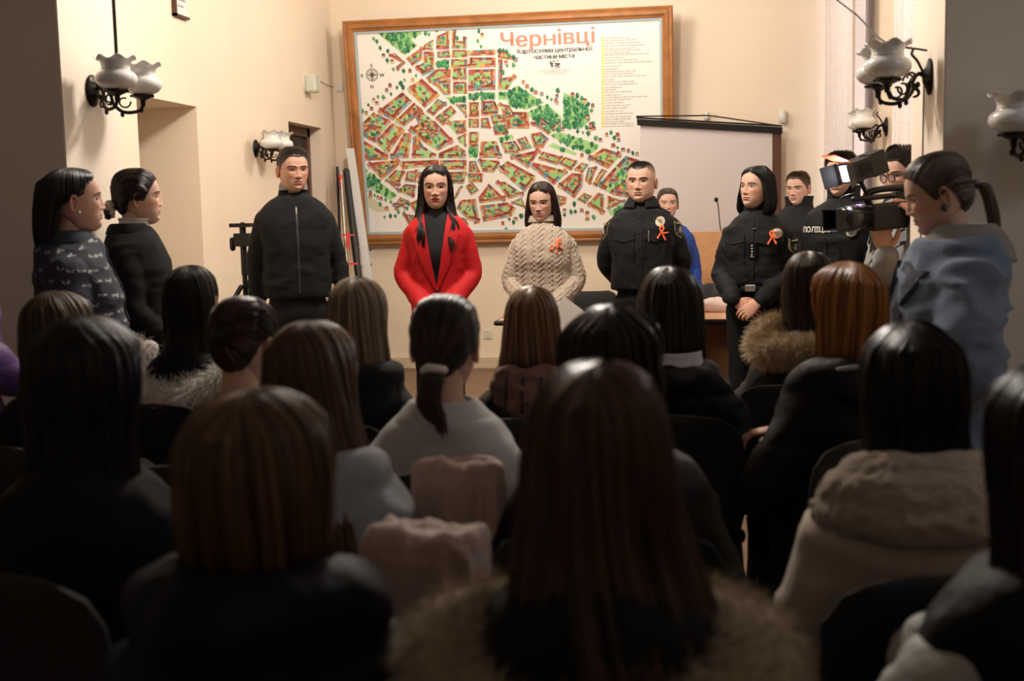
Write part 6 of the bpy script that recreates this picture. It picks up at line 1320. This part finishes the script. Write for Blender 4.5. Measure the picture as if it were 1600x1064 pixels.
s.hair(hair_env([(.131, .004, -.052, .055), (.127, .030, -.070, .087), (.110, .058, -.088, .110), (.075, .080, -.098, .122), (.03, .090, -.098, .128), (-.03, .094, -.08, .128), (-.09, .098, -.06, .13, -.004), (-.14, .098, -.06, .14, -.012), (-.19, .085, -.06, .15, -.045), (-.25, .05, -.06, .13, -.10), (-.32, .035, -.08, .10, -.14), (-.38, .02, -.08, .07, -.165)], 2600, seed=32, col=(.15, .10, .065), col2=(.42, .31, .21), amp=.004, endj=.3, a0=OPENB, rad=.0008))
s = seated(829, 446, 3.6, 'seated girl with copper blonde hair and brown checked hood lining', rz=178, jm=puff, bulk=2.2, dsp=folds(.012, 7, 4))
s.hair(hair_env([(.131, .004, -.052, .055), (.127, .030, -.070, .087), (.110, .056, -.088, .110), (.075, .074, -.098, .122), (.03, .082, -.098, .126), (-.03, .090, -.08, .124), (-.09, .100, -.06, .118), (-.15, .112, -.07, .105), (-.21, .110, -.08, .09), (-.26, .10, -.08, .08)], 2300, seed=33, col=(.13, .062, .030), col2=(.38, .21, .10), amp=.004, endj=.15, a0=OPENB, rad=.0008))
zs = s.zs; plaid = mat('brown_check', (.17, .085, .065), .85, bump=.3, bscale=200, var=.25, vscale=25)
b = MB()
for k, (zz, yy, ww, rr) in enumerate(((.06, .125, .078, .030), (.025, .145, .090, .032), (-.015, .15, .088, .032), (-.05, .14, .070, .028))): b.tube(catmull([(-ww, .03, zs+zz+.0), (-ww*.75, yy*.75, zs+zz+.012*(-1)**k), (0, yy, zs+zz-.006), (ww*.75, yy*.75, zs+zz+.010), (ww, .03, zs+zz+.0)], 6), rr, 12)
b.build('hood_lining', plaid, s.root, remesh=.008, sm=3, disp=folds(.007, 14, 2)); 
b = MB(); bb = bvh_of([o for o in s.root.children if o.name.startswith('hood_lining')][0])
for x in (-.05, .0, .05): b.add([hit(bb, x+dx_, zs-.07+.02*i, (0, -1, 0), .003) for i in range(8) for dx_ in (-.004, .004)], [(2*i, 2*i+1, 2*i+3, 2*i+2) for i in range(7)])
b.build('check_stripe', mat('dark_stripe', (.02, .012, .012), .8), [o for o in s.root.children if o.name.startswith('hood_lining')][0])
s = seated(1046, 414, 3.6, 'seated girl with dark brown shoulder length hair in black puffer, front row centre', rz=178, jm=puff, bulk=3.0, dsp=folds(.012, 6, 7, quilt=.10, qa=.016), ex=neckroll(.05, .10, .0, .13))
s.hair(hair_env([(.131, .004, -.052, .055), (.127, .030, -.070, .087), (.110, .060, -.088, .112), (.075, .082, -.098, .126), (.03, .094, -.098, .132), (-.03, .100, -.08, .130), (-.09, .104, -.06, .126), (-.15, .104, -.06, .12), (-.20, .095, -.05, .11), (-.225, .08, -.04, .10)], 2400, seed=34, col=(.016, .010, .007), col2=(.07, .045, .03), amp=.004, endj=.08, a0=OPENB, rad=.0008))
zs = s.zs; collar('pale_inner_collar', s.root, mat('lilac_white_cotton', (.55, .54, .60), .8), [(zs+.0, .115, .11, .04), (zs+.05, .10, .10, .04), (zs+.075, .098, .10, .04)], .4, th=.01)
s = seated(1264, 391, 4.1, 'seated girl with straight brown hair and tan fur hood trim', rz=172, head=(-4, 0, 0), jm=puff, bulk=2.4, dsp=folds(.012, 6, 9))
s.hair(hair_env(straight(-.20, .086), 2200, seed=35, col=(.030, .019, .013), col2=(.10, .068, .048), amp=.003, a0=OPENB, rad=.0008))
zs = s.zs; v, q, c = fur_geo([(.04, -.05, zs+.05), (.10, -.02, zs+.06), (.14, .06, zs+.045), (.15, .12, zs+.0), (.09, .165, zs+.0), (0, .18, zs+.0), (-.09, .15, zs+.02), (-.11, .05, zs+.03)], [.035, .045, .05, .05, .05, .045, .045, .035], 8500, .034, (.48, .34, .20), 6, (0, .1, -.3), .0009, col2=(.72, .58, .40)); fast_mesh('fur_trim', v, q, c, furm, s.root)
s = seated(1328, 407, 3.2, 'seated girl with ginger hair turned left, hand resting on a grey bag', rz=196, head=(14, 0, 0), jm=puff, bulk=3.2, dsp=folds(.010, 5, 11), elbow=.25, wrist=(.055, -.29, .785), hdir=(.97, -.22, -.1), handk=dict(curl=(.35, .4, .45, .5), size=1.0), ex=neckroll(.055, .115, .02, .13))
s.hair(hair_env([(.131, .004, -.052, .055), (.127, .030, -.070, .087), (.110, .060, -.088, .112), (.075, .084, -.098, .126), (.03, .096, -.098, .130), (-.03, .100, -.08, .124), (-.09, .100, -.06, .11), (-.15, .098, -.06, .10), (-.20, .09, -.07, .09)], 2400, seed=36, col=(.22, .075, .018), col2=(.52, .23, .065), amp=.005, endj=.08, a0=OPENB, rad=.0008))
b = MB(); zs = s.zs; b.tube(catmull([(.12, .0, zs-.02), (.125, .08, zs+.03), (.06, .155, zs+.062), (-.06, .155, zs+.062)], 6), .007, 8); b.build('piping', mat('grey_piping', (.25, .25, .25), .6), s.root)
# grey bag on her lap
R, T_ = s.root.matrix_world, None
g = Matrix.Rotation(R_(196), 3, 'Z') @ Vector((.25, -.36, 0))+Vector(s.root.location); cloth_lump('handbag', 'dark grey leather bag on the lap of the ginger haired girl', 'bag', (g.x, g.y, .56), (.13, .12, .075), mat('dark_grey_leather', (.035, .037, .042), .4, bump=.4), .02, 12)
# ---- second row
s = seated(372, 463, 3.05, 'seated person with dark red hair in a tight bun and black jacket', rz=176, head=(-10, 6, 0), jm=blackcloth, bulk=1.8, ex=neckroll(.038, .09, .03, .10), hs=.97)
s.hair(hair_pulled((.0, .105, .03), 2600, 9, (.020, .008, .008), (.09, .028, .022), thick=.010, bun=.030, tailn=10))
s = seated(80, 453, 3.35, 'seated girl with light brown hair at the far left below the patterned shirt', rz=172, jm=blackcloth, bulk=1.6)
s.hair(hair_env(straight(-.25, .090, flare=.01), 1900, seed=38, col=(.045, .026, .014), col2=(.16, .10, .055), amp=.006, a0=OPENB))
s = seated(691, 459, 2.9, 'seated girl with low ponytail and light grey sweatshirt', rz=180, head=(-3, 4, 0), jm=greysw, bulk=2.6, dsp=folds(.014, 5, 14, fine=.25), hs=.99, slim=1.03, jname='sweatshirt')
s.hair(hair_pulled((0, .100, -.055), 2800, 10, (.020, .013, .010), (.065, .040, .026), thick=.010, tail=[(0, .10, -.055), (0, .135, -.075), (.004, .150, -.13), (-.02, .145, -.18), (-.035, .14, -.215)], tailn=800, tailr=.026, K=18))
o = MB().tube([(-.024, .115, -.052), (-.01, .128, -.048), (.012, .128, -.046), (.024, .115, -.054)], .011, 10).build('hair_tie', mat('white_satin', (.7, .66, .64), .4), s.root); o.data.transform(s.HM)
zs = s.zs; collar('polo_collar', s.root, greysw, [(zs+.03, .085, .085, .02), (zs+.062, .075, .078, .022), (zs+.068, .080, .084, .022), (zs+.04, .105, .110, .02), (zs+.022, .120, .118, .018)], .3, th=.006)
s = seated(954, 473, 2.43, 'seated girl with dark tousled hair in wide black jacket, behind the longest hair', rz=182, jm=puff, bulk=3.4, dsp=folds(.012, 5, 16))
s.hair(hair_env(straight(-.22, .098, yb=.13), 2400, seed=40, col=(.014, .009, .007), col2=(.05, .032, .022), amp=.010, wave=.008, a0=OPENB))
s = seated(1431, 499, 2.3, 'seated girl with long black hair and beige shearling coat', rz=184, head=(-4, 0, 0), jm=shearl, bulk=3.4, dsp=folds(.014, 4.5, 17, fine=.3), ex=None, slim=1.05, jname='shearling_coat', chairkw=dict(H=.79))
s.hair(hair_env(straight(-.28, .094, flare=.022), 2600, seed=41, col=(.006, .005, .006), amp=.006, a0=OPENB, endj=.12))
zs = s.zs
b = MB(); 
for zz, yy, ww, rr in ((.045, .115, .095, .045), (.01, .145, .125, .05), (-.03, .165, .14, .045)): b.tube(catmull([(-ww, -.02, zs+zz-.04), (-ww*1.1, .05, zs+zz-.01), (-ww*.6, yy*.9, zs+zz), (0, yy, zs+zz), (ww*.6, yy*.9, zs+zz), (ww*1.1, .05, zs+zz-.01), (ww, -.02, zs+zz-.04)], 6), rr, 12)
b.build('fur_collar', teddy, s.root, remesh=.008, sm=4, disp=folds(.004, 40, 3))
b = MB(); b.tube(catmull([(-.19, -.02, .545), (-.19, .09, .555), (0, .165, .57), (.19, .09, .555), (.19, -.02, .545)], 6), .04, 12).tube(catmull([(-.18, .02, .86), (-.13, .12, .875), (0, .160, .89), (.13, .12, .875), (.18, .02, .86)], 6), .022, 10); b.build('hem_trim', teddy, s.root, remesh=.008, sm=3, disp=folds(.004, 40, 4))
# ---- third row
s = seated(120, 491, 2.2, 'seated girl with very long straight black hair in dark printed sweatshirt', rz=176, jm=blackcloth, bulk=2.6, jname='sweatshirt', chairkw=dict(armloops=True))
s.hair(hair_env(straight(-.42, .102, flare=.02), 3000, seed=43, col=(.007, .005, .005), amp=.006, a0=OPENB, endj=.15))
bk = s.bvh
def back_text(s, txt, z, size, m, xs=1): 
    v, f = text_mesh(txt, size, .001); b = MB(); b.add([hit(s.bvh, -q[0]*xs, z+q[1], (0, -1, 0), .003) for q in v], f); return b.build('back_lettering', m, s.root, smooth=False)
back_text(s, 'UNS N', s.zs-.40, .085, mat('faded_red_print', (.05, .006, .004), .8), 1.3)
s = seated(480, 499, 2.4, 'seated girl with long chestnut hair and grey hoodie', rz=174, head=(-6, 0, 4), jm=greyhd, bulk=3.2, dsp=folds(.016, 5, 18, fine=.25), jname='hoodie', ex=hoodback(.05, .12))
s.hair(hair_env([(.131, .004, -.052, .055), (.127, .030, -.070, .087), (.110, .058, -.088, .110), (.075, .080, -.098, .124), (.03, .090, -.098, .130), (-.03, .098, -.08, .13), (-.09, .105, -.06, .135, -.006), (-.15, .110, -.06, .15, -.02), (-.21, .085, -.04, .18, -.055), (-.28, .05, .0, .20, -.095), (-.35, .035, .03, .20, -.115), (-.42, .018, .06, .19, -.135)], 3200, seed=44, col=(.055, .024, .012), col2=(.15, .070, .036), amp=.005, endj=.25, a0=OPENB))
s = seated(1655, 560, 1.72, 'seated girl at the right edge in black and white jacket', rz=186, jm=puff, bulk=2.0, off=.02)
s.hair(hair_env(straight(-.30, .094), 2400, seed=45, col=(.014, .009, .007), amp=.005, a0=OPENB))
zs = s.zs; wn = mat('white_nylon', (.50, .50, .48), .6, bump=.3, bscale=60)
garment('white_sleeve', s.root, wn, None, [([(.15, .03, zs-.16), (.235, .0, zs-.28), (.17, -.10, zs-.34), (.10, -.22, .69)], [.088, .088, .08, .066])], .009, 3, disp=folds(.010, 7, 5))
# ---- nearest row
s = seated(389, 604, 1.65, 'seated person with golden brown bob and navy puffer jacket, nearest left', rz=178, jm=navy, bulk=4.4, dsp=folds(.014, 5, 21, quilt=.11, qa=.02), ex=neckroll(.065, .12, .04, .14), off=.018, slim=1.05, jname='puffer_jacket')
s.hair(hair_env([(.131, .004, -.052, .055), (.127, .036, -.076, .095), (.110, .070, -.096, .120), (.075, .096, -.104, .134), (.03, .108, -.104, .140), (-.03, .110, -.09, .136), (-.09, .106, -.07, .125), (-.15, .098, -.06, .11), (-.18, .088, -.05, .10)], 3600, seed=46, col=(.050, .024, .010), col2=(.20, .105, .045), amp=.006, a0=OPENB, endj=.05, K=30))
s = seated(932, 562, 1.6, 'seated girl with very long auburn brown hair, nearest to the camera', rz=181, jm=blackcloth, bulk=2.2, off=.016)
s.hair(hair_env([(.131, .004, -.052, .055), (.127, .034, -.074, .092), (.110, .064, -.092, .116), (.075, .084, -.100, .130), (.03, .096, -.100, .136), (-.03, .102, -.085, .136), (-.09, .108, -.07, .136), (-.15, .122, -.06, .142, -.005), (-.22, .138, -.05, .165, -.012), (-.30, .148, -.03, .185, -.02), (-.38, .15, -.02, .20, -.025), (-.48, .145, 0, .20, -.025), (-.56, .13, 0, .20, -.02)], 4200, seed=47, col=(.040, .017, .010), col2=(.13, .060, .034), amp=.010, a0=OPENB, endj=.15, K=34))
zs = s.zs; v, q, c = fur_geo([(-.12, -.04, zs-.03), (-.20, .03, zs-.06), (-.17, .12, zs-.12), (0, .18, zs-.16), (.17, .12, zs-.12), (.20, .03, zs-.06), (.12, -.04, zs-.03)], [.05, .07, .075, .07, .075, .07, .05], 9000, .035, (.42, .32, .22), 7, (0, .1, -.4), .0008, col2=(.55, .44, .32)); fast_mesh('fur_trim', v, q, c, furm, s.root)
# ---- pink coats hung over chair backs
pink = mat('pale_pink_suede', (.50, .37, .33), .85, bump=.4, bscale=90, sheen=.2)
def hung_coat(label, x, y, rz, top, w_, drop, seed):
    t = Matrix.Translation((x, y, 0)) @ Matrix.Rotation(rz, 4, 'Z'); b = MB(); n = 40; R = []
    for z, y_, th in ((top-drop, .0, .05), (top-drop*.6, .0, .06), (top-drop*.25, 0, .055), (top-.04, 0, .05), (top, 0, .03)):
        a = np.linspace(0, 2*math.pi, n, endpoint=False); k = w_*(1+.12*(top-z)/drop); R.append(np.stack([k*np.sign(np.cos(a))*np.abs(np.cos(a))**.45, y_+th*np.sign(np.sin(a))*np.abs(np.sin(a))**.7, np.full(n, z)], 1))
    b.loft(R); o = b.build('coat', pink, None, remesh=.007, sm=3, disp=folds(.016, 12, seed, (1.5, 1.5, .3), .5)); o.data.transform(t); return tag(o, label, 'coat')
p = P(716, 730, 2.55); hung_coat('pale pink coat hung over the chair of the grey sweatshirt girl', p.x, p.y, R_(180), p.z, .085, .42, 3)
p = P(665, 832, 2.02); hung_coat('pale pink coat bundled on the chair back behind the grey hoodie girl', p.x, p.y, R_(172), p.z, .095, .40, 8)
